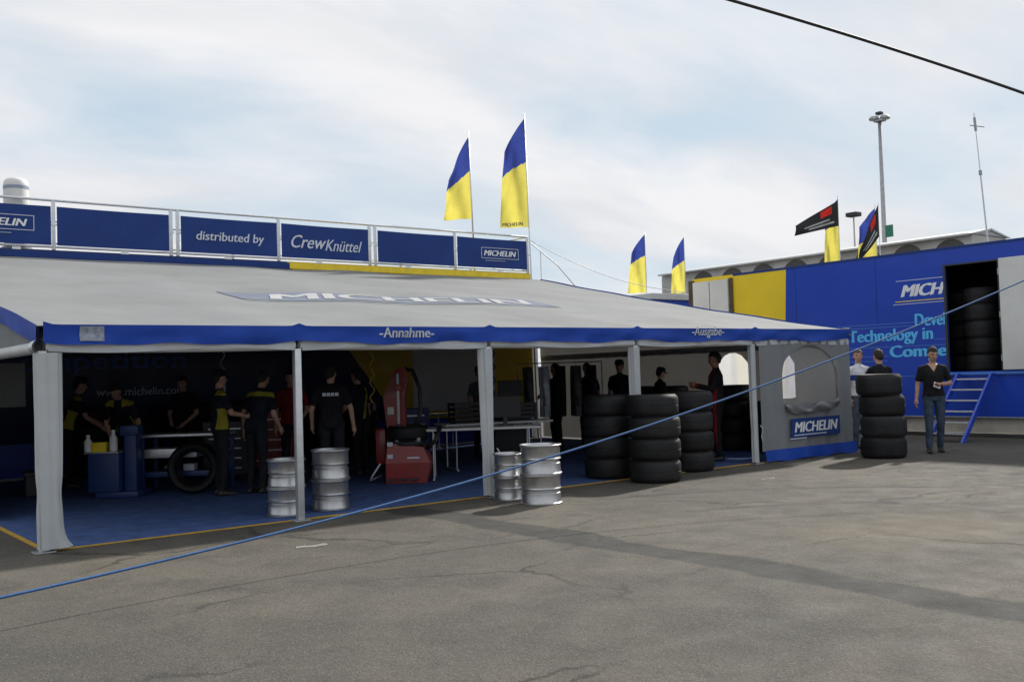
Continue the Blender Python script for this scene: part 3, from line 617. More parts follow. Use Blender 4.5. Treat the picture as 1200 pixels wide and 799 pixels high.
def side_trailer():
    X = 17.4; t = thing('tyre_trailer', 'blue and yellow race trailer with open side door full of tyres', 'trailer', (18.6, 0, 0))
    y0, y1, d0, d1, zf, zt = -6.4, 7.2, -.78, .31, 1.34, 3.52
    T = .06
    mb = MB()
    for lo, hi in (((X, d1, .41), (X+T, y1, 3.9)), ((X, y0, .41), (X+T, d0, 3.9)), ((X, d0, .41), (X+T, d1, zf)), ((X, d0, zt), (X+T, d1, 3.9))): mb.box(lo, hi)
    mb.box((X+T, y0, .9), (19.9, y0+T, 3.9)); mb.box((X+T, y1-T, .9), (19.9, y1, 3.9)); mb.box((19.9-T, y0+T, .9), (19.9, y1-T, 3.9))
    mb.box((X+T, y0+T, 3.84), (19.9-T, y1-T, 3.9))
    body = mb.build('body', M['liv2'], t)
    # dark tyre bay
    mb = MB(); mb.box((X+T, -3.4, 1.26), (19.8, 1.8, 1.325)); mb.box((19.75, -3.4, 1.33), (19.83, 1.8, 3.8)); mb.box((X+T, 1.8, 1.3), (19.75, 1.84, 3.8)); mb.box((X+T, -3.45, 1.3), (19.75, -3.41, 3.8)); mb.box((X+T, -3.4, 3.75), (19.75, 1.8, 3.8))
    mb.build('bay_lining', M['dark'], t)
    mb = MB()
    for y in (-.80, .33): mb.box((X-.012, y-.025, zf-.02), (X+.03, y+.025, zt+.03), .004)
    mb.box((X-.012, d0-.0, zt), (X+.03, d1, zt+.03)); mb.build('door_frame', M['darkmetal'], t)
    MB().box((X-.05, -2.2, 1.27), (X-.002, 1.0, 1.325), .01).build('door_sill', M['line_blue'], t)
    dr = MB().box((X-.075, -2.05, 1.36), (X-.02, -.83, 3.56), .015).build('side_door', M['offwhite'], t, smooth=40)
    MB().box((X-.11, -1.9, 2.3), (X-.075, -1.84, 2.55), .01).build('handle', M['darkmetal'], dr)
    rd = MB().box((X-.09, 5.97, .5), (X-.02, 7.12, 3.80), .015).build('rear_door', M['offwhite'], t, smooth=40)
    MB().box((X-.095, 6.55, .52), (X-.088, 6.565, 3.78)).build('door_seam', M['darkmetal'], rd)
    MB().box((X-.05, 5.86, .5), (X+.0, 5.96, 3.82), .01).build('rear_post', M['wood'], t)
    MB().box((X-.03, 7.13, .5), (X+.1, 7.32, 3.86), .01).build('rear_frame', M['wood'], t)
    MB().box((X-.008, y0, 3.86), (X+.0, 5.85, 3.915), .002).build('roof_strip', M['navy'], t)
    MB().box((X+.12, y0+.4, .10), (X+.18, y1-.5, .408)).build('lower_skirt', M['beige'], t)
    for i in range(3):
        for xx in (17.75, 19.35):
            o = bpy.data.objects.new('wheel', TY_BIG); COL.objects.link(o); o.parent = t; o.rotation_euler = (0, PI/2, 0); o.location = (xx-18.6, 3.2+i*1.0, .37)
    for xx in (17.8, 19.5):
        MB().box((xx-.07, -4.9, 0), (xx+.07, -4.76, .95), .01).build('support_leg', M['steel'], t)
    for k in range(7): MB().box((X-.022, y0+.9+k*2.0-.05, .47), (X-.001, y0+.9+k*2.0+.05, .51), .006).build('side_lamp', M['tape'], t)
    for z in (1.6, 2.45, 3.3): MB().tube([(X-.055, -.815, z-.06), (X-.055, -.815, z+.06)], .018, 8).build('hinge', M['steel'], t)
    for z in (1.2, 2.2, 3.2): MB().tube([(X-.05, 5.965, z-.06), (X-.05, 5.965, z+.06)], .02, 8).build('hinge', M['steel'], t)
    MB().box((X-.014, y0, .405), (X-.001, y1-.1, .43), .003).build('rub_rail', M['steel'], t)
    MB().box((X-.014, 2.3, .55), (X-.001, 3.6, 1.15), .006).build('locker_hatch', M['blue'], t)
    # writing: right = -Y, up = +Z
    Rr, U = (0, -1, 0), (0, 0, 1); xx = X-.002
    for i, yj in enumerate((1.9, 4.0, -3.2)):
        MB().box((X-.003, yj-.006, .42), (X-.0005, yj+.006, 3.85)).build('panel_joint', M['navy'], t)
    lettering('MICH', (xx, 1.30, 2.96), Rr, U, .96, M['text_white'], t, bold=.045, shear=.3, height=.25)
    MB().box((xx-.003, .335, 2.855), (xx, 1.45, 2.872)).build('logo_line', M['yellow'], t)
    for z in (2.80, 3.30): MB().box((xx-.003, .335, z), (xx, 1.42 if z > 3 else 1.50, z+.013)).build('logo_line', M['text_soft'], t)
    lettering('Devel', (xx, 1.01, 2.32), Rr, U, .66, M['text_cyan'], t, bold=.03, height=.26)
    lettering('Technology in', (xx, 2.62, 1.955), Rr, U, 1.98, M['text_cyan'], t, bold=.03, height=.34)
    lettering('Compe', (xx, 1.62, 1.60), Rr, U, 1.27, M['text_cyan'], t, bold=.035, height=.33)
    for (ya, yb, z) in ((3.4, 1.05, 2.33), (3.4, .64, 2.40), (3.6, 2.66, 1.98), (.6, .335, 2.02), (3.6, 1.66, 1.70), (3.6, .335, 1.90), (3.6, 1.7, 1.60), (3.3, .335, 1.26)):
        MB().box((xx-.003, yb, z), (xx-.0, ya, z+.016)).build('livery_line', M['line_blue'], t)
    # tyres on the bay floor
    tyre_stack(18.05, -.10, 5, TY_BIG, .346, 'the tall stack just inside the trailer doorway', 'tyres inside the trailer', 1.327)
    tyre_stack(18.35, -1.0, 5, TY_BIG, .346, 'the tall stack behind the pale trailer side door', 'tyres inside the trailer', 1.327)
    tyre_stack(18.95, -.75, 5, TY_BIG, .346, 'the stack deep inside the trailer bay', 'tyres inside the trailer', 1.327)
    tyre_stack(18.80, .75, 5, TY_BIG, .346, 'the stack hidden beside the trailer doorway', 'tyres inside the trailer', 1.327)
    # steps
    s = thing('access_steps', 'blue metal steps with pale treads leading up to the trailer side door', 'steps', (16.05, -.3, 0))
    top = Vector((17.33, 0, 1.30)); bot = Vector((16.03, 0, .005))
    for y in (.06, -.63):
        a, b = bot+Vector((0, y, 0)), top+Vector((0, y, 0)); d = Vector((.09, 0, 0))
        MB().prism([a-d*.6, a+d, b+d*.2, b-d*1.2], (0, -.022, 0), (0, .022, 0)).build('stringer', M['blue'], s)
    for k in range(6):
        f = (k+.75)/6.3; c = bot.lerp(top, f)
        MB().box((c.x-.09, -.607, c.z-.014), (c.x+.10, .037, c.z+.014), .006).build('tread', M['alu'], s)
side_trailer()

# ------------------------------------------------------------------ tyres and rims
tyre_stack(12.71, -1.03, 4, TY_BIG, .345, 'the stack standing outside by the canvas wall', 'slick tyres stacked outside the tent', jit=.028)
tyre_stack(7.85, .42, 4, TY_MID, .305, 'the stack on the carpet edge beside the silver rims', 'slick tyres stacked at the tent front')
tyre_stack(7.90, -.45, 4, TY_MID, .305, 'the stack out on the asphalt before the tent', 'slick tyres stacked at the tent front')
tyre_stack(9.30, .15, 4, TY_MID, .305, 'the stack beside the red suited person', 'slick tyres stacked at the tent front')
tyre_stack(10.0, 1.3, 3, TY_MID, .305, 'the low stack behind the red suited person', 'slick tyres stacked at the tent front')
def rim_mesh(R, W):
    pr = [(R-.004, 0), (R, .004), (R, .014), (R-.010, .020), (R-.016, .030), (R-.018, W*.36), (R-.030, W*.40), (R-.030, W*.47), (R-.012, W*.50), (R-.008, W*.52), (R-.014, W*.545), (R-.018, W*.56), (R-.018, W-.034), (R-.010, W-.022), (R, W-.016), (R, W-.004), (R-.004, W), (R-.012, W),
          (R-.03, W-.03), (R-.04, W-.06), (R-.05, W*.42), (R-.045, .09), (R-.035, .05), (R-.012, 0)]
    mb = MB().lathe(pr, 40, closed=True)
    for k in range(10):
        a = 2*PI*k/10; c, s_ = math.cos(a), math.sin(a); mt = Matrix.Rotation(a, 4, 'Z')
        mb.box((.05, -.018, W*.55), (R-.04, .018, W*.55+.03), .004, mt)
    mb.lathe([(.03, W*.5), (.07, W*.5), (.07, W*.55+.045), (.03, W*.55+.045)], 20, closed=True)
    me = mb.mesh('rim'); me.materials.append(M['rim']); me.polygons.foreach_set('use_smooth', [True]*len(me.polygons)); me.set_sharp_from_angle(angle=R_(35)); return me
RIM_A = rim_mesh(.225, .325); RIM_B = rim_mesh(.235, .36); RIM_C = rim_mesh(.20, .29); RIM_D = rim_mesh(.255, .355)
for (x, y, me, h, where) in ((2.74, .50, RIM_A, .325, 'the shorter pair by the bare tent post'), (3.34, .55, RIM_B, .36, 'the taller pair by the bare tent post'),
                             (5.33, -.40, RIM_C, .29, 'the smaller pair beside the curtained tent post'), (5.36, -1.0, RIM_D, .355, 'the larger pair on the asphalt out in front of the tent')):
    for k in range(2):
        o = bpy.data.objects.new('alloy_wheel', me); COL.objects.link(o); o.location = (x+.006*k, y-.004*k, k*h+(.012 if y > 0 else .001)); o.rotation_euler = (0, 0, random.random()*6)
        tag(o, '%s silver rim of %s' % (('lower', 'upper')[k], where), 'wheel', 'stacked bare alloy wheels')

# ------------------------------------------------------------------ people
HEAD_DIR = -.6613
def person(name, label, loc, h, cl, hair='dark', scale=1., J=None, lean=0., twist=0., accent=None, cap=False, fine=False, nod=0., long_sleeve=False, skin=None, turn=0., stripe=None, fist=False, vneck_=False):
    """h: heading in degrees, 0 = back to the photograph's camera side; +90 = facing left of it."""
    sk = skin or SKIN
    t = thing(name, label, 'person', (loc[0], loc[1], 0.0 if len(loc) < 3 else loc[2]), HEAD_DIR+R_(h), None)
    j = dict(pel=(0, 0, .96), hipR=(.09, 0, .93), hipL=(-.09, 0, .93), kneR=(.10, .02, .51), kneL=(-.10, .02, .51), ankR=(.105, -.02, .085), ankL=(-.105, -.02, .085),
             shR=(.175, 0, 1.385), shL=(-.175, 0, 1.385), elR=(.235, -.03, 1.13), elL=(-.235, -.03, 1.13), wrR=(.245, .06, .89), wrL=(-.245, .06, .89))
    if J: j.update(J)
    j = {k: Vector(v) for k, v in j.items()}
    RL = Matrix.Translation((0, 0, .96)) @ Matrix.Rotation(R_(twist), 4, 'Z') @ Matrix.Rotation(-R_(lean), 4, 'X') @ Matrix.Translation((0, 0, -.96))
    for k in ('shR', 'shL', 'elR', 'elL', 'wrR', 'wrL'):
        if not (J and k in J and k[:2] in ('el', 'wr') and J.get('abs')): j[k] = RL @ j[k]
    parts = []   # (kind, data, material)
    mb = MB()
    caps_ = []
    def ell(c, r, tagm, mtx=None, w=1.0):
        bm = bmesh.new(); bmesh.ops.create_icosphere(bm, subdivisions=2 if max(r) < .05 else 3, radius=1)
        bm.verts.index_update(); q = mtx or Matrix.Identity(4)
        vs = [q @ (Vector(c)+Vector((v.co.x*r[0], v.co.y*r[1], v.co.z*r[2]))) for v in bm.verts]
        mb.add(vs, [[v.index for v in f.verts] for f in bm.faces]); bm.free()
        caps_.append(('e', q.inverted(), np.array(c), np.array(r), tagm))
    def cap_(a, b, ra, rb, tagm, n=12):
        a, b = Vector(a), Vector(b); ax = (b-a); L = ax.length; ax.normalize(); path = []; rs = []
        for k in range(4): q = PI/2*(1-k/4); path.append(a-ax*ra*math.sin(q)); rs.append(max(.001, ra*math.cos(q)))
        path += [a, a.lerp(b, .5), b]; rs += [ra, (ra+rb)/2, rb]
        for k in range(1, 5): q = PI/2*k/4; path.append(b+ax*rb*math.sin(q)); rs.append(max(.001, rb*math.cos(q)))
        mb.tube(path, rs, n); caps_.append(('c', np.array(a), np.array(b), ra, rb, tagm))
    # torso: stacked elliptic rings
    sec = [(.86, .150, .105, 0), (.93, .172, .122, -.012), (1.0, .165, .118, -.006), (1.08, .150, .108, 0), (1.18, .160, .112, .004), (1.28, .175, .120, .006), (1.36, .172, .112, .0), (1.42, .125, .085, -.006), (1.465, .068, .062, -.008)]
    rings = []
    for z, rx, ry, cy in sec:
        q = RL if z > .95 else Matrix.Identity(4); 
        if .9 < z < 1.12 and lean: 
            f = (z-.9)/.22; q = Matrix.Translation((0, 0, .96)) @ Matrix.Rotation(-R_(lean*f), 4, 'X') @ Matrix.Translation((0, 0, -.96))
        rings.append([q @ Vector((rx*math.cos(a)*(1.0+.06*abs(math.sin(2*a))), cy+ry*math.sin(a)*(1.0+.06*abs(math.sin(2*a))), z)) for a in [2*PI*k/24 for k in range(24)]])
    mb.rings(rings)
    caps_.append(('c', np.array((0, 0, .90)), np.array((0, 0, .96)), .15, .15, 'bot'))
    a_, b_ = RL @ Vector((0, 0, 1.03)), RL @ Vector((0, 0, 1.36)); caps_.append(('c', np.array(a_), np.array(b_), .14, .15, 'top'))
    # shirt hem
    for sx in (-1, 1):
        s = 'R' if sx > 0 else 'L'
        cap_(j['hip'+s], j['kne'+s], .096, .066, 'bot'); cap_(j['kne'+s], j['ank'+s]+Vector((0, 0, .03)), .066, .052, 'bot')
        an = j['ank'+s]; fd = Vector((sx*.04, 1, 0)).normalized()
        cap_(an+Vector((0, -.03, -.045)), an+fd*.08+Vector((0, 0, -.048)), .042, .042, 'shoe'); cap_(an+fd*.08+Vector((0, 0, -.052)), an+fd*.165+Vector((0, 0, -.056)), .042, .032, 'shoe')
        cap_(an+Vector((0, 0, -.04)), an+Vector((0, 0, .03)), .042, .045, 'shoe')
        sh, el, wr = j['sh'+s], j['el'+s], j['wr'+s]
        cap_(RL @ Vector((sx*.055, -.01, 1.425)), sh, .056, .060, 'top')
        if long_sleeve:
            cap_(sh, el, .062, .052, 'top'); cap_(el, wr, .050, .040, 'top')
        else:
            mid = sh.lerp(el, .62); cap_(sh, mid, .060, .060, 'top'); cap_(sh, el, .046, .040, 'skin'); cap_(el, wr, .040, .027, 'skin')
        # hand
        d = (wr-el).normalized(); side = Vector((0, 1, 0)) if abs(d.y) < .8 else Vector((0, 0, 1)); side = (side-d*side.dot(d)).normalized(); nrm = d.cross(side)
        if sx < 0: nrm = -nrm
        pc = wr+d*.05; cap_(wr, pc+d*.015, .028, .034, 'skin'); cap_(pc-side*.018, pc+d*.03-side*.02, .022, .02, 'skin'); cap_(pc+side*.018, pc+d*.03+side*.02, .022, .02, 'skin')
        curl = .9 if fist else .45
        for q, (o_, ln) in enumerate(((.030, .062), (.010, .070), (-.011, .066), (-.031, .052))):
            b0 = pc+d*.045+side*o_; b1 = b0+(d*math.cos(curl*.5)-nrm*math.sin(curl*.5))*ln*.5; b2 = b1+(d*math.cos(curl*1.6)-nrm*math.sin(curl*1.6))*ln*.5
            cap_(b0, b1, .0095, .009, 'skin', 8); cap_(b1, b2, .009, .008, 'skin', 8)
        b0 = wr+d*.03+side*.026; b1 = b0+(d*.6+side*.75-nrm*.25).normalized()*.035; b2 = b1+(d*.9+side*.3-nrm*.3).normalized()*.03
        cap_(b0, b1, .012, .011, 'skin', 8); cap_(b1, b2, .011, .009, 'skin', 8)
    # neck and head
    HM = RL @ Matrix.Translation((0, -.005, 1.49)) @ Matrix.Rotation(R_(turn), 4, 'Z') @ Matrix.Rotation(-R_(nod-lean*.55), 4, 'X')
    cap_(RL @ Vector((0, -.012, 1.43)), HM @ Vector((0, .0, .05)), .056, .054, 'skin')
    ell((0, .004, .155), (.074, .094, .105), 'skin', HM); ell((0, .026, .085), (.054, .062, .058), 'skin', HM); ell((0, .052, .052), (.026, .026, .022), 'skin', HM)
    ell((0, .098, .125), (.012, .016, .024), 'skin', HM); ell((0, .106, .113), (.016, .013, .011), 'skin', HM)
    for sx in (-1, 1):
        ell((sx*.076, -.005, .135), (.010, .020, .031), 'skin', HM); ell((sx*.031, .086, .150), (.010, .009, .0055), 'eye', HM); ell((sx*.03, .088, .170), (.018, .008, .004), 'brow', HM)
        ell((sx*.036, .07, .115), (.022, .018, .02), 'skin', HM)
    ell((0, .089, .083), (.022, .007, .006), 'lip', HM)
    tmp = bpy.data.objects.new('tmp', mb.mesh()); COL.objects.link(tmp)
    rm = tmp.modifiers.new('r', 'REMESH'); rm.mode = 'VOXEL'; rm.voxel_size = .0075 if fine else .011
    sm = tmp.modifiers.new('s', 'SMOOTH'); sm.factor = .5; sm.iterations = 2 if fine else 2
    me = bpy.data.meshes.new_from_object(tmp.evaluated_get(bpy.context.evaluated_depsgraph_get()))
    om = tmp.data; bpy.data.objects.remove(tmp); bpy.data.meshes.remove(om)
    nf = len(me.polygons); cen = np.empty(nf*3); me.polygons.foreach_get('center', cen); cen = cen.reshape(-1, 3)
    best = np.full(nf, 9.); lab = np.zeros(nf, int)
    TAG = ['skin', 'top', 'bot', 'shoe', 'eye', 'lip', 'brow', 'accent']
    for c in caps_:
        if c[0] == 'c':
            a, b, ra, rb = c[1:5]; ab = b-a; tt = np.clip(((cen-a)@ab)/max(1e-9, ab@ab), 0, 1); d = np.linalg.norm(cen-(a+tt[:, None]*ab), axis=1)-(ra+(rb-ra)*tt)
        else:
            q = np.array(c[1]); lc = cen@q[:3, :3].T+q[:3, 3]; e = (lc-c[2])/c[3]; k = np.linalg.norm(e, axis=1); d = (k-1)*c[3].min()
            if c[4] in ('eye', 'lip', 'brow'): d -= .0002
        upd = d < best; best[upd] = d[upd]; lab[upd] = TAG.index(c[-1])
    # collar line: faces of the upper torso near the neck stay shirt, above it skin
    q = np.array(RL.inverted()); lc = cen@q[:3, :3].T+q[:3, 3]
    vneck = 1.452-np.clip(lc[:, 1], 0, .2)*.5
    lab[(lab == 0) & (np.abs(lc[:, 0]) < .16) & (lc[:, 2] < vneck) & (lc[:, 2] > 1.2) & (np.abs(lc[:, 1]) < .14) & (best < .03)] = 1
    tor = (lab == 2) & (lc[:, 2] > .93) & (np.abs(lc[:, 0]) < .2) & (np.abs(lc[:, 1]) < .16); lab[tor] = 1
    if vneck_: lab[(lab == 1) & (lc[:, 1] > .0) & (lc[:, 2] > 1.345) & (np.abs(lc[:, 0]) < (lc[:, 2]-1.345)*.62)] = 0
    if accent is not None: lab[(lab == 1) & accent(lc)] = 7
    if stripe is not None: lab[(lab == 2) & stripe(cen)] = 7
    nv = len(me.vertices); cloth_v = np.zeros(nv, bool)
    lv = np.empty(len(me.loops), int); me.loops.foreach_get('vertex_index', lv); lt = np.empty(nf, int); me.polygons.foreach_get('loop_total', lt)
    cloth_v[lv[np.repeat(np.isin(lab, (1, 2, 7)), lt)]] = True
    co = np.empty(nv*3); me.vertices.foreach_get('co', co); co = co.reshape(-1, 3); no = np.empty(nv*3); me.vertex_normals.foreach_get('vector', no); no = no.reshape(-1, 3)
    ph = len(label)*.37
    fold = np.sin(co[:, 2]*38+co[:, 0]*26+ph+2.2*np.sin(co[:, 0]*19+co[:, 1]*15+ph))*.5+np.sin(co[:, 2]*21-co[:, 0]*41+co[:, 1]*30+ph*2)*.35+np.sin(co[:, 1]*55+co[:, 2]*13+ph)*.25
    fold *= .6+.6*np.sin(co[:, 2]*7+ph)**2
    co[cloth_v] += no[cloth_v]*(fold[cloth_v]*.0055)[:, None]
    me.vertices.foreach_set('co', co.reshape(-1).tolist()); me.update()
    me.polygons.foreach_set('material_index', lab.tolist()); me.polygons.foreach_set('use_smooth', [True]*nf)
    hm = HAIR[hair]
    body = link('body', me, [sk, CL[cl[0]], CL[cl[1]], CL['shoe'], CL['eye'], CL['lip'], hm, CL[cl[2] if len(cl) > 2 else 'yellow']], t, world=False)
    # hair
    bm = bmesh.new(); bmesh.ops.create_icosphere(bm, subdivisions=4, radius=1)
    rnd = random.Random(len(label)); dl = []
    for v in bm.verts:
        x, y, z = v.co
        if z < (.30 if y > .4 else .30-(.4-y)*1.2): dl.append(v)
        k = 1.02+.05*math.sin(x*17+y*9)*math.sin(z*13+x*5)+rnd.uniform(-.02, .02)+.05*max(0, z)*max(0, y)
        v.co = Vector((x*.083*k, y*.104*k-.005, z*.118*k+.158))
    bmesh.ops.delete(bm, geom=dl, context='VERTS')
    hme = bpy.data.meshes.new('hair'); bm.to_mesh(hme); bm.free(); hme.transform(HM)
    if not cap: link('hair', hme, hm, t, world=False, smooth=True)
    else:
        link('hair', hme, hm, t, world=False, smooth=True)
        c = MB()
        c.lathe([(.088, .175), (.092, .19), (.092, .22), (.082, .255), (.055, .278), (.001, .285)], 24)
        c.v = [(x, y*1.14-.002, z) for x, y, z in c.v]
        c.grid(lambda u, v: ((u-.5)*.15*(1-.25*v*v), .085+v*.085*math.sqrt(max(0, 1-((u-.5)*1.7)**2)), .186-.012*v-.02*((u-.5)*2)**2), 12, 5)
        cm = c.mesh(); cm.transform(HM); link('cap', cm, CL['navy'], t, world=False, smooth=True)
    t.scale = (scale,)*3
    return t
yl = lambda c: (c[:, 2] > 1.36) & (c[:, 2] < 1.43)
side_y = lambda c: ((np.abs(c[:, 0]) > .125) & (c[:, 2] < 1.22) & (np.abs(c[:, 0]) < .2)) | ((c[:, 2] > 1.40) & (np.abs(c[:, 0]) > .06))
def people():
    m = person('person', 'person in black v-neck shirt and blue jeans walking with a paper by the trailer steps', (13.96, -1.25), 168, ('black', 'jeans'), 'dark', 1.035, fine=True, nod=14, turn=12, vneck_=True,
               J=dict(elL=(-.275, -.05, 1.14), wrL=(-.085, .17, 1.13), kneR=(.10, .07, .51), ankR=(.12, .10, .085), ankL=(-.09, -.10, .085), kneL=(-.09, .03, .51), wrR=(.275, .03, .89)))
    p = MB().box((-.0045, -.06, -.045), (.0, .06, .045)); pm = p.mesh()
    o = link('paper_slip', pm, M['text_white']); o.location = (13.82, -1.40, 1.155); o.rotation_euler = (R_(20), R_(15), R_(60))
    tag(o, 'small white slip of paper held by the person in jeans', 'paper')
    person('person', 'person in black shirt seen from behind the tyre stack outside the tent', (14.28, -.04), 12, ('black', 'dark'), 'brown', 1.035, fine=True, nod=10, J=dict(elL=(-.24, .10, 1.17), wrL=(-.10, .26, 1.22), elR=(.26, .05, 1.16), wrR=(.12, .25, 1.2)))
    person('person', 'person in white shirt with blue band standing at the end of the tent', (14.2, .34), 195, ('white', 'shorts', 'blue'), 'sandy', 1.045, fine=True, turn=-25, J=dict(elL=(-.23, .06, 1.15), wrL=(-.05, .2, 1.2)),
           accent=lambda c: ((c[:, 2] > 1.20) & (c[:, 2] < 1.30)) | (np.abs(c[:, 0]) > .23))
    W = dict(abs=True)
    person('person', 'crew member in navy and yellow reaching towards the blue workbench', (1.81, 6.4), -70, ('navy', 'dark'), 'dark', 1.0, lean=18, accent=side_y, J=dict(elR=(.23, .22, 1.18), wrR=(.2, .46, 1.1), elL=(-.23, .2, 1.16), wrL=(-.18, .45, 1.12)), cap=True)
    person('person', 'crew member in navy and yellow bending over the blue workbench', (2.45, 5.45), 175, ('navy', 'dark'), 'dark', 1.0, lean=38, accent=side_y, nod=18, J=dict(elR=(.26, .12, 1.12), wrR=(.16, .30, .93), elL=(-.26, .12, 1.12), wrL=(-.16, .32, .93)))
    person('person', 'crew member in dark shirt facing outwards beyond the blue workbench', (3.62, 6.2), 170, ('black', 'dark'), 'dark', .98, lean=10, nod=10, J=dict(elR=(.25, .08, 1.13), wrR=(.12, .28, 1.02), elL=(-.25, .08, 1.13), wrL=(-.12, .28, 1.0)))
    person('person', 'crew member with bright yellow shirt panels standing beside the upright tyre', (3.03, 3.2), -60, ('navy', 'dark'), 'dark', 1.0, accent=side_y, J=dict(elR=(.23, .1, 1.15), wrR=(.14, .32, 1.1)), cap=True)
    person('person', 'crew member in navy shirt with yellow shoulder yoke carrying a wheel hub', (3.47, 3.0), -25, ('navy', 'dark'), 'dark', 1.0, lean=14, accent=yl, nod=12, J=dict(elR=(.25, .05, 1.12), wrR=(.22, .25, .98)))
    person('person', 'person in red crew shirt behind the bare tent post', (4.49, 4.0), -170, ('red', 'dark'), 'dark', .99, lean=8, J=dict(elL=(-.24, .08, 1.14), wrL=(-.14, .28, 1.02)))
    b = person('person', 'person in black shirt with white back lettering standing before the red machine', (4.34, 2.4), 8, ('black', 'dark'), 'dark', 1.02, turn=-25, J=dict(elR=(.27, -.02, 1.13), wrR=(.30, .05, .89), elL=(-.27, .0, 1.13), wrL=(-.27, .12, .92)))
    mb = MB()
    for k, (xa, xb) in enumerate(((-.11, -.06), (-.05, -.005), (.005, .05), (.06, .11))): mb.box((xa, -.128, 1.315), (xb, -.122, 1.36))
    mb.build('back_print', M['text_soft'], b, world=False)
    person('person', 'crew member with yellow strap standing left of the red tyre machine', (5.70, 4.0), 60, ('navy', 'dark'), 'dark', .99, lean=6, accent=lambda c: np.abs(c[:, 0]-.05-(c[:, 2]-1.2)*.4) < .03, J=dict(elL=(-.25, .1, 1.13), wrL=(-.15, .3, 1.05)))
    person('person', 'crew member in grey fleece among the hanging jackets behind the tables', (9.0, 5.2), -150, ('grey', 'dark'), 'dark', .99, cap=True)
    person('person', 'crew member in dark shirt behind the inner tyre stack at the table end', (10.9, 5.2), 120, ('black', 'dark'), 'dark', 1.0, J=dict(elR=(.24, .1, 1.15), wrR=(.12, .3, 1.1)))
    person('person', 'crew member in navy shirt beyond the tyre stacks wearing no cap', (11.5, 4.9), 160, ('navy', 'dark'), 'brown', 1.0, accent=side_y)
    person('person', 'crew member in navy with dark cap beyond the tyre stacks', (11.76, 4.2), 150, ('navy', 'dark'), 'dark', 1.02, cap=True)
    person('person', 'crew member with peaked cap leaning beside the white curtained post', (12.3, 3.6), -75, ('black', 'dark'), 'dark', .92, cap=True, nod=10)
    person('person', 'person in red and black racing suit standing by the tyre stacks', (10.78, .85), 80, ('black', 'black', 'red'), 'dark', 1.05, long_sleeve=True, nod=6, skin=SKIND, turn=10, accent=lambda c: (c[:, 0] < -.02) & (c[:, 0] > -.2) & (c[:, 1] > .0),
           stripe=lambda c: (c[:, 0] < -.03) & (c[:, 1] > .02), J=dict(elL=(-.24, .08, 1.16), wrL=(-.16, .30, 1.22), elR=(.24, .06, 1.16), wrR=(.14, .3, 1.2)))
people()

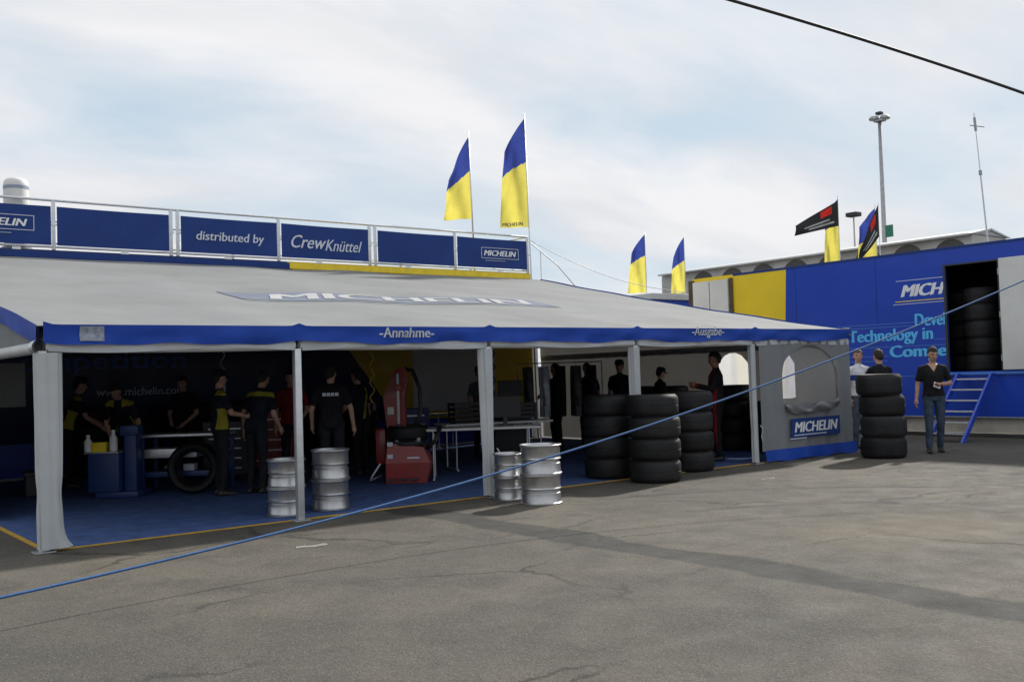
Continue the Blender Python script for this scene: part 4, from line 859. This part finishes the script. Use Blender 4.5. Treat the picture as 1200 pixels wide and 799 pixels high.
# ------------------------------------------------------------------ workshop inside the tent
def tyre_changer():
    t = thing('tyre_changer', 'red tyre changing machine with tall tilting column inside the tent', 'tyre changer', (5.62, 2.45, 0.012), -.66)
    def B(n, lo, hi, m, bev=.02, par=t): return MB().box(lo, hi, bev).build(n, m, par, world=False, smooth=40)
    mb = MB(); mb.rings([[(-.30, -.26, 0), (.30, -.26, 0), (.30, .26, 0), (-.30, .26, 0)], [(-.30, -.26, .30), (.36, -.26, .30), (.36, .26, .30), (-.30, .26, .30)], [(-.27, -.22, .60), (.26, -.22, .52), (.26, .22, .52), (-.27, .22, .60)]])
    cab = mb.build('cabinet', M['red'], t, world=False)
    lettering('TYRE', (0, 0, 0), (1, 0, 0), (0, 0, 1), .16, M['text_soft'], cab, bold=.01, fn=lambda a, b, c: Vector((.05+a, -.262-c, .33+b))) if False else None
    MB().box((.02, -.268, .36), (.20, -.2605, .385)).build('name_strip', M['text_soft'], cab, world=False)
    for z in (.40, .58): MB().box((-.27, -.272, z-.03), (-.19, -.262 if z < .5 else -.22, z+.03)).build('warning_label', M['text_soft'], cab, world=False)
    MB().lathe([(.0, .55), (.26, .55), (.27, .57), (.27, .60), (.05, .62), (.001, .62)], 28, (.02, 0, 0)).build('turntable', M['darkmetal'], t, world=False, smooth=40)
    for k in range(4):
        a = PI/4+k*PI/2; MB().box((.10, -.03, .60), (.25, .03, .66), .01, Matrix.Translation((.02, 0, 0)) @ Matrix.Rotation(a, 4, 'Z')).build('clamp_jaw', M['steel'], t, world=False)
    B('column_base', (-.32, .12, .5), (-.08, .34, .75), M['darkmetal'])
    mb = MB(); mb.rings([[(-.30, .10, .70), (-.02, .10, .70), (-.02, .36, .70), (-.30, .36, .70)], [(-.33, .10, .95), (-.03, .10, .95), (-.03, .36, .95), (-.33, .36, .95)], [(-.36, .10, 1.25), (-.04, .10, 1.25), (-.04, .36, 1.25), (-.36, .36, 1.25)], [(-.26, .12, 1.5), (.02, .12, 1.5), (.02, .34, 1.5), (-.26, .34, 1.5)], [(-.18, .14, 1.68), (-.02, .14, 1.74), (-.02, .32, 1.74), (-.18, .32, 1.68)]])
    mb.build('column', M['red'], t, world=False)
    B('arm', (-.16, -.12, 1.36), (-.06, .30, 1.46), M['red']); MB().tube([(-.05, .2, 1.7), (.10, .1, 1.66), (.20, .05, 1.40), (.22, .0, 1.05), (.12, -.05, .8)], .03, 8).build('hose', M['black'], t, world=False, smooth=True)
    B('hex_bar', (-.13, -.10, .85), (-.09, -.06, 1.62), M['steel'], .005); B('tool_head', (-.15, -.14, .80), (-.07, -.04, .87), M['black'])
    B('pressure_gauge', (-.30, .08, 1.0), (-.2, .14, 1.12), M['offwhite']); B('air_tank', (-.5, .1, .25), (-.33, .28, .8), M['red'], .06)
    MB().tube([(.3, -.1, .5), (.45, -.2, .62), (.5, -.05, .8), (.42, .1, .72)], .035, 8).build('bead_lever', M['black'], t, world=False, smooth=True)
    MB().tube([(-.4, .0, .1), (-.55, -.15, .05), (-.5, -.3, .12), (-.38, -.26, .3)], .014, 8).build('air_hose', M['text_soft'], t, world=False, smooth=True)
    for k in range(3): B('pedal', (-.25+k*.16, -.36, .05), (-.15+k*.16, -.26, .08), M['darkmetal'], .005)
    o = bpy.data.objects.new('tyre', TY_UP); COL.objects.link(o); o.location = (5.66, 2.50, .63); tag(o, 'dark tyre lying on the turntable of the red tyre changer', 'tyre')
tyre_changer()
def tool_cart():
    t = thing('tyre_machine', 'blue wheel machine with upright column standing at the left of the tent', 'wheel machine', (2.05, 4.35, .012), -.66)
    def B(n, lo, hi, m, bev=.015, par=t): return MB().box(lo, hi, bev).build(n, m, par, world=False, smooth=40)
    B('cabinet', (-.42, -.25, .08), (.02, .25, .62), M['machblue']); B('column', (.04, -.12, .0), (.22, .1, .98), M['machblue'], .03); B('foot', (-.3, -.3, 0), (.3, .3, .08), M['machblue'])
    B('label', (-.36, -.262, .64), (-.16, -.1, .78), M['yellow']); B('shelf', (-.46, -.28, .62), (.02, .25, .645), M['steel'], .005)
    B('control_box', (.0, -.16, .86), (.26, .06, 1.0), M['machblue'])
    for x, y, h in ((-.42, -.22, .24), (-.07, -.2, .30)):
        bt = thing('bottle', 'white plastic bottle standing on the blue wheel machine' if h < .3 else 'taller white bottle on the blue wheel machine by its column', 'bottle', (2.05+x*.79+y*.61, 4.35-x*.61+y*.79, .66))
        MB().lathe([(.001, 0), (.05, 0), (.055, .02), (.055, h*.6), (.025, h*.78), (.025, h*.85)], 16).build('flask', M['offwhite'], bt, world=False, smooth=50)
        MB().lathe([(.028, h*.85), (.028, h), (.001, h)], 12).build('lid', M['offwhite'], bt, world=False, smooth=50)
    w = thing('workbench', 'blue framed workbench with pale drawer and grey top', 'workbench', (2.85, 4.35, .012), -.66)
    def C(n, lo, hi, m, bev=.01): return MB().box(lo, hi, bev).build(n, m, w, world=False, smooth=40)
    C('top', (-.48, -.3, .80), (.75, .3, .84), M['alu']); C('drawer', (-.42, -.29, .50), (.34, .2, .63), M['alu']); C('shelf', (-.45, -.25, .22), (.7, .25, .30), M['machblue'])
    for x in (-.45, .70):
        for y in (-.27, .27): C('leg', (x-.03, y-.03, 0), (x+.03, y+.03, .80), M['machblue'])
    C('box', (.12, -.22, .302), (.28, -.05, .40), M['text_soft'])
    o = bpy.data.objects.new('tyre', TY_BIG); COL.objects.link(o); o.rotation_euler = (PI/2, 0, -.5); o.location = (2.95, 3.95, .378); tag(o, 'black tyre standing upright beside the blue workbench', 'tyre')
tool_cart()
def tables():
    def table(label, loc, rz, L, W=.7):
        t = thing('folding_table', label, 'table', loc, rz, 'folding tables in the tent')
        MB().box((-L/2, -W/2, .735), (L/2, W/2, .77), .008).build('tabletop', M['offwhite'], t, world=False)
        for x in (-L/2+.2, L/2-.2):
            mb = MB()
            for y in (-W/2+.08, W/2-.08): mb.tube([(x, y, .735), (x, y, .02)], .014, 8)
            mb.tube([(x, -W/2+.02, .016), (x, W/2-.02, .016)], .016, 8); mb.tube([(x, -W/2+.08, .42), (x, W/2-.08, .42)], .01, 6)
            mb.build('leg', M['alu'], t, world=False, smooth=50)
        return t
    table('white topped folding table with chrome legs beside the red tyre changer', (6.7, 2.05, .012), -.62, 1.85)
    table('white folding table carrying dark crates behind the curtained post', (7.8, 3.2, .012), -.3, 1.9)
    table('folding table against the rear trailer under the white panel', (10.4, 7.4, .012), 0, 1.9)
    def crate(label, loc, rz, w, d, h):
        t = thing('crate', label, 'crate', loc, rz, 'dark crates on the tables')
        mb = MB(); mb.box((-w/2, -d/2, 0), (w/2, d/2, .02))
        for a in (-1, 1):
            for b in (-1, 1): mb.box((a*w/2-.015, b*d/2-.015, 0.02), (a*w/2+.015, b*d/2+.015, h))
        mb.build('frame', M['black'], t, world=False)
        for k in range(4):
            z = .04+k*(h-.06)/3.4
            for a in (-1, 1):
                MB().box((-w/2+.016, a*d/2-.008, z), (w/2-.016, a*d/2+.008, z+.05)).build('slat', M['black'], t, world=False)
                MB().box((a*w/2-.008, -d/2+.016, z), (a*w/2+.008, d/2-.016, z+.05)).build('slat', M['black'], t, world=False)
    crate('dark slatted crate on the table at the curtained post side', (7.35, 3.3, .783), -.3, .55, .4, .34)
    crate('dark slatted crate on the table next to the hanging jackets', (8.2, 3.05, .783), -.25, .5, .4, .30)
    # monitor
    t = thing('monitor', 'dark flat monitor standing on the table beside the red machine', 'monitor', (7.1, 1.95, .783), -.5)
    MB().box((-.25, -.02, .12), (.25, .02, .45), .008).build('screen', M['black'], t, world=False); MB().box((-.03, -.02, .02), (.03, .02, .13)).build('stand', M['darkmetal'], t, world=False); MB().box((-.12, -.09, 0), (.12, .09, .02), .005).build('base', M['darkmetal'], t, world=False)
    # hanging jackets
    r = thing('clothes_rail', 'metal rail hung with pale and dark jackets near the tyre stacks', 'clothes rail', (10.0, 4.0, .012), -.66)
    MB().tube([(-.8, 0, 0), (-.8, 0, 1.75), (.8, 0, 1.75), (.8, 0, 0)], .016, 8).build('frame', M['steel'], r, world=False)
    for x in (-.8, .8): MB().tube([(x, -.28, .015), (x, .28, .015)], .016, 8).build('foot', M['steel'], r, world=False)
    kinds = [('grey', 'pale grey jacket with folds'), ('white', 'white jacket'), ('black', 'black jacket'), ('grey', 'grey jacket with hood'), ('navy', 'navy jacket')]
    cs = math.cos(-.66), math.sin(-.66)
    for i, (c, d) in enumerate(kinds):
        x = -.6+.3*i; jk = thing('jacket', '%s hanging on the clothes rail, number %s from the table' % (d, ('one', 'two', 'three', 'four', 'five')[i]), 'jacket', (10.0+x*cs[0], 4.0+x*cs[1], .75), -.66, 'jackets on the rail')
        def sh(u, v, i=i):
            a = 2*PI*u; w = .24-.06*max(0, v-.8)*5; k = 1+.16*math.sin(4*a+i)+.1*math.sin(7*a+v*3)
            if v > .82: w *= max(.15, 1-(v-.82)/.18*.85)
            return (math.cos(a)*.09*k, math.sin(a)*w*k, .0+.95*v)
        MB().grid(sh, 30, 14).build('cloth', CL[c], jk, world=False, smooth=True)
        for s in (-1, 1): MB().tube([(0, s*.20, .84), (.02, s*.28, .55), (.04, s*.27, .2)], [.06, .065, .05], 10).build('sleeve', CL[c], jk, world=False, smooth=True)
        MB().tube([(0, 0, .93), (0, 0, 1.0)], .006, 6).build('hook', M['steel'], jk, world=False)
tables()

def clutter():
    nth = ('first', 'second', 'third', 'fourth', 'fifth', 'sixth', 'seventh')
    for i, (x, y, n) in enumerate(((12.75, 1.35, 3), (12.75, 2.15, 4), (12.7, 2.95, 3), (12.75, 3.75, 4), (12.7, 4.6, 4), (12.7, 5.5, 3))):
        tyre_stack(x, y, n, TY_MID, .3055, 'the %s stack along the end wall from the closed bay' % nth[i], 'tyres along the end wall', .012, .02)
    for i, (x, n) in enumerate(((2.6, 4), (3.45, 3), (4.3, 4), (5.2, 4), (6.1, 3), (7.0, 4), (7.9, 4))):
        tyre_stack(x, 7.9+random.uniform(-.05, .05), n, TY_MID, .3055, 'the %s stack along the rear trailer from the open side' % nth[i], 'tyres along the rear wall', .012, .02)
    def cabinet(label, loc, rz, col, w=.7, d=.45, h=.95, n=5):
        t = thing('tool_cabinet', label, 'tool cabinet', loc, rz)
        MB().box((-w/2, -d/2, .1), (w/2, d/2, h), .01).build('carcass', col, t, world=False)
        for k in range(n):
            z = .14+k*(h-.18)/n; dr = MB().box((-w/2+.02, -d/2-.014, z), (w/2-.02, -d/2+.002, z+(h-.18)/n-.015), .004).build('drawer', col, t, world=False)
            MB().box((-w/2+.1, -d/2-.03, z+.07), (w/2-.1, -d/2-.0145, z+.09)).build('handle', M['alu'], dr, world=False)
        for a in (-1, 1):
            for b in (-1, 1): MB().lathe([(.001, -.02), (.045, -.02), (.05, 0), (.045, .02), (.001, .02)], 12).build('caster', M['rubber'], t, world=False).matrix_local = Matrix.Translation((a*(w/2-.08), b*(d/2-.07), .05)) @ Matrix.Rotation(PI/2, 4, 'X')
    cabinet('dark tool cabinet between the blue workbench and the crew', (3.9, 5.1, .012), -.6, M['darkmetal'])
    cabinet('red tool cabinet behind the crew at the rear trailer wall', (5.0, 5.9, .012), -.5, M['red'], .8, .5, 1.05)
    cabinet('blue tool cabinet behind the red tyre changer', (7.2, 5.0, .012), -.4, M['machblue'], .75, .45, 1.0)
    # air hoses dropping from the purlin
    for lab, x, y, m, z1 in (('white air hose dropping from the tent roof behind the crew', 4.11, 5.8, M['text_soft'], 1.55), ('yellow air hose dropping from the tent roof beside the red tyre changer', 5.3, 2.9, M['tape'], 1.2), ('black air hose dropping from the tent roof over the tables', 7.6, 2.9, M['black'], 1.3)):
        zt = roof_z(0, 5.8 if y > 4 else 2.9)-.14; h = thing('air_hose', lab, 'hose', (x, y, z1))
        MB().tube([(x+.035*math.cos(k*.9), y+.035*math.sin(k*.9), zt-(zt-z1)*k/40) for k in range(41)], .011, 6).build('coil', m, h, smooth=True)
        MB().box((x-.025, y-.06, z1-.12), (x+.025, y+.05, z1), .01).build('nozzle', M['offwhite'] if x < 5 else M['darkmetal'], h)
    # balancing machine
    t = thing('wheel_balancer', 'dark wheel balancing machine with hood beside the tables', 'wheel balancer', (8.7, 3.9, .012), -.6)
    MB().box((-.3, -.25, 0), (.3, .25, .85), .03).build('cabinet', M['black'], t, world=False, smooth=40)
    MB().tube([(-.1, -.2, .7), (-.1, -.55, .7)], .03, 12).build('shaft', M['steel'], t, world=False)
    MB().grid(lambda u, v: (-.45+.75*u, -.62+.02*v, .75+.5*math.sin(PI*u)*(.6+.4*v)), 16, 4).build('hood', M['darkmetal'], t, world=False)
    MB().box((-.2, .05, 1.15), (.25, .12, 1.45), .01).build('display', M['black'], t, world=False); MB().box((0, .07, .85), (.05, .1, 1.16)).build('display_stand', M['darkmetal'], t, world=False)
    for i, (x, y, w, d, h, lab) in enumerate(((4.9, 4.9, .4, .3, .26, 'small dark plastic box on the floor behind the person in red'), (6.3, 3.2, .45, .35, .3, 'dark plastic box on the carpet behind the red tyre changer'), (1.2, 5.6, .5, .4, .35, 'dark plastic box near the open side of the tent'))):
        b = thing('storage_box', lab, 'box', (x, y, .012), i*.7)
        MB().box((-w/2, -d/2, 0), (w/2, d/2, h*.85), .015).build('tub', M['black'], b, world=False); MB().box((-w/2-.015, -d/2-.015, h*.85), (w/2+.015, d/2+.015, h), .012).build('lid', M['darkmetal'], b, world=False)
clutter()

# ------------------------------------------------------------------ flags
def flag(label, base, top, group, H, ang, droop=.5, W=.85, split=.45, kind='by', wave=0.):
    t = thing('flag', label, 'flag', base, 0, group)
    b, tp = Vector(base), Vector(top)
    MB().tube([b, b.lerp(tp, .5), tp], [.022, .018, .011], 8).build('pole', M['alu'], t, smooth=True)
    ax = (tp-b).normalized(); d = Vector((math.cos(ang), math.sin(ang), 0)); n = ax.cross(d)
    def P(u, v):     # u from pole outwards, v from top down
        dz = H*v+u*droop*(1-v)**1.2*(1 if kind == 'by' else .9)
        ww = W*u*(1-.25*(1-v)*u)
        rip = math.sin(u*7+v*5+wave)*.075*min(1, u*2)+math.sin(v*11-u*9+wave*2)*.035*u+math.sin(u*15+v*3)*.02*u
        return tp-ax*(.12+dz)+d*ww+n*rip
    if kind == 'by':
        mb = MB(); nu, nv = 20, 70
        mb.grid(P, nu, nv)
        o_m = []
        for j in range(nv):
            for i in range(nu): o_m.append(0 if (j+.5)/nv < split-.05*(i/nu) else 1)
        mb.m = o_m
        c = mb.build('cloth', [M['flagblue'], M['flagyel']], t, smooth=True)
    else:
        def Q(u, v):
            hh = H*(1-.62*u); dz = hh*v+u*droop
            rip = math.sin(u*6+v*3+wave)*.09*u
            return tp-ax*(.05+dz)+d*W*u+n*rip
        mb = MB(); nu, nv = 20, 12; mb.grid(Q, nu, nv); mm = []
        for j in range(nv):
            for i in range(nu):
                u, v = (i+.5)/nu, (j+.5)/nv
                mm.append(1 if (.16 < u < .40 and .10 < v < .42) else 2 if (.2 < u < .8 and .56 < v < .66) or (.1 < u < .7 and .74 < v < .80) else 0)
        mb.m = mm; c = mb.build('cloth', [M['flagblack'], M['flagred'], M['flaggrey']], t, smooth=True)
    return t, P
def flags():
    LEFT = PI-.66   # towards the left of the photograph
    g = 'blue and yellow flags'
    flag('blue and yellow flag on the trailer roof behind the plain navy banner', (11.66, 8.95, 4.06), (11.60, 8.95, 7.45), g, 2.0, LEFT-.1, 1.05, .70, .42)
    t, P = flag('tall blue and yellow flag at the end corner of the banner railing', (13.18, 8.60, 0), (13.06, 8.60, 8.0), g, 2.7, LEFT+.1, .85, .72, .40, wave=1.5)
    lettering('MICHELIN', (0, 0, 0), (1, 0, 0), (0, 0, 1), .5, M['navy'], t, bold=.02, fn=lambda a, b, c: P(.92-a/.72, .985-b*.42)+Vector((-.01, -.02, 0)))
    flag('blue and yellow flag on the distant blue trailer, further from the grey door', (26.5, 17.75, 4.2), (26.46, 17.7, 7.15), g, 2.35, LEFT, .75, .75, .36, wave=.6)
    flag('blue and yellow flag on the distant blue trailer, next to the grey door', (27.75, 16.8, 4.2), (27.7, 16.74, 7.0), g, 2.25, LEFT, .8, .6, .42, wave=2.2)
    flag('blue and yellow flag half hidden by the larger black flag', (30.9, 11.8, 0), (30.84, 11.72, 8.0), g, 2.45, LEFT, .7, .62, .36, wave=3.)
    flag('blue and yellow flag half hidden by the folded black flag', (32.05, 10.9, 0), (31.95, 10.86, 7.6), g, 2.3, LEFT, .7, .8, .5, wave=4.)
    g2 = 'black flags with red emblem'
    flag('black flag with red emblem streaming out above the side trailer', (30.3, 11.4, 0), (30.25, 11.32, 7.75), g2, .95, LEFT+.15, .95, 1.75, kind='bk', wave=1)
    flag('black flag with red emblem hanging folded beside the lamp mast', (31.4, 10.4, 0), (31.35, 10.35, 7.55), g2, 1.2, LEFT+.1, 1.7, .8, kind='bk', wave=3)
flags()

# ------------------------------------------------------------------ background
def background():
    t = thing('distant_trailer', 'distant blue trailer with white roof edge carrying two flags', 'trailer', (30, 19, 0))
    MB().box((25.6, 16.6, .6), (31.5, 19.4, 4.3), .04).build('body', M['blue'], t); MB().box((25.5, 16.5, 4.3), (31.6, 19.5, 4.55), .04).build('roof', M['whitepaint'], t)
    for x in (26.5, 27.5, 30.5): MB().box((x-.4, 16.9, 0), (x+.4, 19.1, .6), .1).build('wheel_set', M['rubber'], t)
    # marquee with arched windows
    m = thing('marquee', 'long white marquee with arched dark windows standing behind the side trailer', 'marquee', (34, 14, 0))
    X, ya, yb = 34., 8.2, 24.
    MB().box((X, ya, 0), (X+2.6, yb, 6.27)).build('wall', M['marquee'], m)
    MB().prism([(X-.25, ya-.1, 6.27), (X+1.3, ya-.1, 6.56), (X+2.85, ya-.1, 6.27), (X+2.6, ya-.1, 6.27), (X+1.3, ya-.1, 6.48), (X, ya-.1, 6.27)], (0, 0, 0), (0, yb-ya, 0)).build('roof', M['whitepaint'], m)
    MB().prism([(X-.0, ya-.05, 6.28), (X+2.6, ya-.05, 6.28), (X+1.3, ya-.05, 6.47)], (0, 0, 0), (0, .04, 0)).build('gable_panel', M['steel'], m)
    MB().box((X-.28, ya, 6.22), (X-.20, yb, 6.30), .02).build('gutter', M['whitepaint'], m)
    k = 0; y = ya+.85
    while y < yb-1:
        pl = [(X-.02, y+.62*math.cos(a), 5.68+.50*math.sin(a)) for a in [PI*q/14 for q in range(15)]]+[(X-.02, y-.62, 4.2), (X-.02, y+.62, 4.2)]
        MB().prism(pl, (0, 0, 0), (.03, 0, 0)).build('window', M['archwin'], m); y += 1.75
    # floodlight mast
    b = Vector((43.2, 17.4, 0)); tp = Vector((43.1, 17.3, 13.75))
    l = thing('floodlight_mast', 'tall grey floodlight mast with paired lamp heads and green sign', 'floodlight mast', b)
    MB().tube([b, b.lerp(tp, .5), tp], [.16, .12, .085], 12).build('pole', M['steel'], l, smooth=True)
    MB().box((42.9, 17.05, 13.7), (43.3, 17.55, 13.8), .02).build('crossarm', M['steel'], l)
    for s, (dx, dy) in enumerate(((.13, -.22), (-.13, .22))):
        hd = MB(); hd.rings([[(43.1+dx+r*math.cos(a)*1.2, 17.3+dy+r*math.sin(a)*1.2, z) for a in [2*PI*q/16 for q in range(16)]] for r, z in ((.08, 14.02), (.17, 13.97), (.22, 13.86), (.18, 13.80))])
        h = hd.build('lamp_head', M['steel'], l, smooth=40); MB().lathe([(.001, 13.79), (.17, 13.79), (.17, 13.798)], 16, (43.1+dx, 17.3+dy, 0)).build('lamp_glass', M['lampglass'], h)
    MB().box((42.95, 17.15, 14.05), (43.25, 17.45, 14.2), .05).build('lamp_head', M['darkmetal'], l)
    MB().box((43.1, 16.85, 7.85), (43.16, 17.28, 8.45), .01).build('sign', M['green'], l); MB().box((43.12, 17.0, 8.0), (43.2, 17.3, 8.1)).build('bracket', M['steel'], l)
    # far lamp
    b = Vector((68.6, 35.5, 0)); l = thing('street_lamp', 'distant street lamp with flat dark head above the trailer roofs', 'street lamp', b)
    MB().tube([b, b+Vector((0, 0, 13.4))], [.12, .06], 8).build('pole', M['whitepaint'], l); MB().box((68.2, 35.0, 13.4), (69.0, 36.0, 13.75), .08).build('lamp_head', M['darkmetal'], l)
    # antenna
    b = Vector((27.85, 4.25, 0)); tp = Vector((27.12, 4.44, 9.0)); l = thing('antenna_mast', 'thin leaning antenna mast with small crossbar', 'antenna', b)
    MB().tube([b, b.lerp(tp, .55), b.lerp(tp, .551), b.lerp(tp, .8), b.lerp(tp, .801), tp], [.04, .035, .026, .024, .016, .014], 8).build('mast', M['alu'], l)
    c = b.lerp(tp, .955); MB().tube([c+Vector((-.13, .1, .04)), c+Vector((.2, -.17, -.03))], .014, 6).build('crossbar', M['steel'], l)
    MB().tube([b.lerp(tp, .94), b.lerp(tp, .985)], .04, 8).build('clamp', M['steel'], l)
    for f in (.55, .8): MB().tube([b.lerp(tp, f-.008), b.lerp(tp, f+.008)], .05, 8).build('clamp', M['steel'], l)
background()

# ------------------------------------------------------------------ ropes and cables
def ropes():
    A, B = Vector((-1.9, -3.4, .13)), Vector((12.6, -4.75, 3.25))
    ctrl = [(-1.9, -3.4, .17), (-1.28, -3.26, .21), (-.96, -3.12, .23), (.81, -2.75, .32), (3.32, -2.54, .58), (6.53, -3.04, 1.23), (9.77, -3.83, 2.12), (11.9, -4.5, 2.9), (12.6, -4.75, 3.18)]
    # gently sagging rope, straight in plan
    P0, P1 = Vector((-1.55, -3.30, .19)), Vector((12.6, -4.70, 3.20))
    xs = np.array([c[0] for c in ctrl]); co = np.polyfit(xs, [c[2] for c in ctrl], 3); cy = np.polyfit(xs, [c[1] for c in ctrl], 2)
    path = [(x, float(np.polyval(cy, x)), float(np.polyval(co, x))) for x in np.linspace(-1.55, 12.6, 60)]
    o = MB().tube(path, .0105, 8).build('barrier_rope', M['rope'], loc=path[0], smooth=True); tag(o, 'blue rope stretched slantwise across the asphalt before the tent', 'rope')
    s = thing('rope_stake', 'short steel stake holding the low end of the blue rope', 'stake', (path[0][0], path[0][1], 0))
    MB().tube([(path[0][0], path[0][1], 0), (path[0][0], path[0][1], .35)], .012, 8).build('rod', M['steel'], s); MB().tube([(path[0][0]-.03, path[0][1], .35), (path[0][0]+.03, path[0][1], .35)], .012, 8).build('grip', M['steel'], s)
    e = path[-1]; s = thing('rope_post', 'steel post holding the high end of the blue rope', 'post', (e[0], e[1], 0))
    MB().tube([(e[0]+.03, e[1], 0.01), (e[0]+.03, e[1], 3.5)], .03, 10).build('tube', M['steel'], s); MB().lathe([(.001, .001), (.25, .001), (.25, .03), (.001, .03)], 20, (e[0]+.03, e[1], 0)).build('base_plate', M['steel'], s)
    # overhead cable
    pts = [Vector(p) for p in ((-9, -.0, 7.2), (3.84, -3.91, 5.26), (9.66, -5.86, 4.12), (11.6, -6.5, 3.74))]
    a, b = Vector((-7.5, -.1, 7.05)), Vector((11.6, -6.51, 3.74)); path = []
    ys = np.polyfit([3.84, 5.11, 6.68, 8.51, 9.66], [-3.91, -4.26, -4.83, -5.48, -5.86], 1); zs = np.polyfit([3.84, 5.11, 6.68, 8.51, 9.66], [5.26, 5.07, 4.78, 4.38, 4.12], 2)
    for x in np.linspace(-3, 11.6, 50): path.append((x, float(np.polyval(ys, x)), float(np.polyval(zs, x))))
    o = MB().tube(path, .0165, 8).build('overhead_cable', M['cable'], loc=path[0], smooth=True); tag(o, 'thick black cable hanging overhead across the sky', 'cable')
    for q, lb in ((path[0], 'wooden pole carrying the high end of the overhead cable'), (path[-1], 'wooden pole carrying the low end of the overhead cable')):
        p = thing('utility_pole', lb, 'pole', (q[0], q[1], 0), 0, 'poles of the overhead cable')
        MB().tube([(q[0], q[1]+.12, 0), (q[0], q[1]+.12, q[2]+.4)], [.13, .10], 12).build('shaft', M['wood'], p, smooth=True); MB().tube([(q[0], q[1]-.02, q[2]), (q[0], q[1]+.1, q[2])], .03, 8).build('insulator', M['offwhite'], p)
    # guy line between the trailers
    a, b = Vector((13.12, 8.70, 4.90)), Vector((17.38, 7.2, 3.55)); path = [a.lerp(b, k/20)-Vector((0, 0, .28*math.sin(PI*k/20))) for k in range(21)]
    o = MB().tube(path, .008, 6).build('guy_line', M['steel'], loc=tuple(a), smooth=True); tag(o, 'thin grey guy line strung between the two trailers', 'line')
ropes()
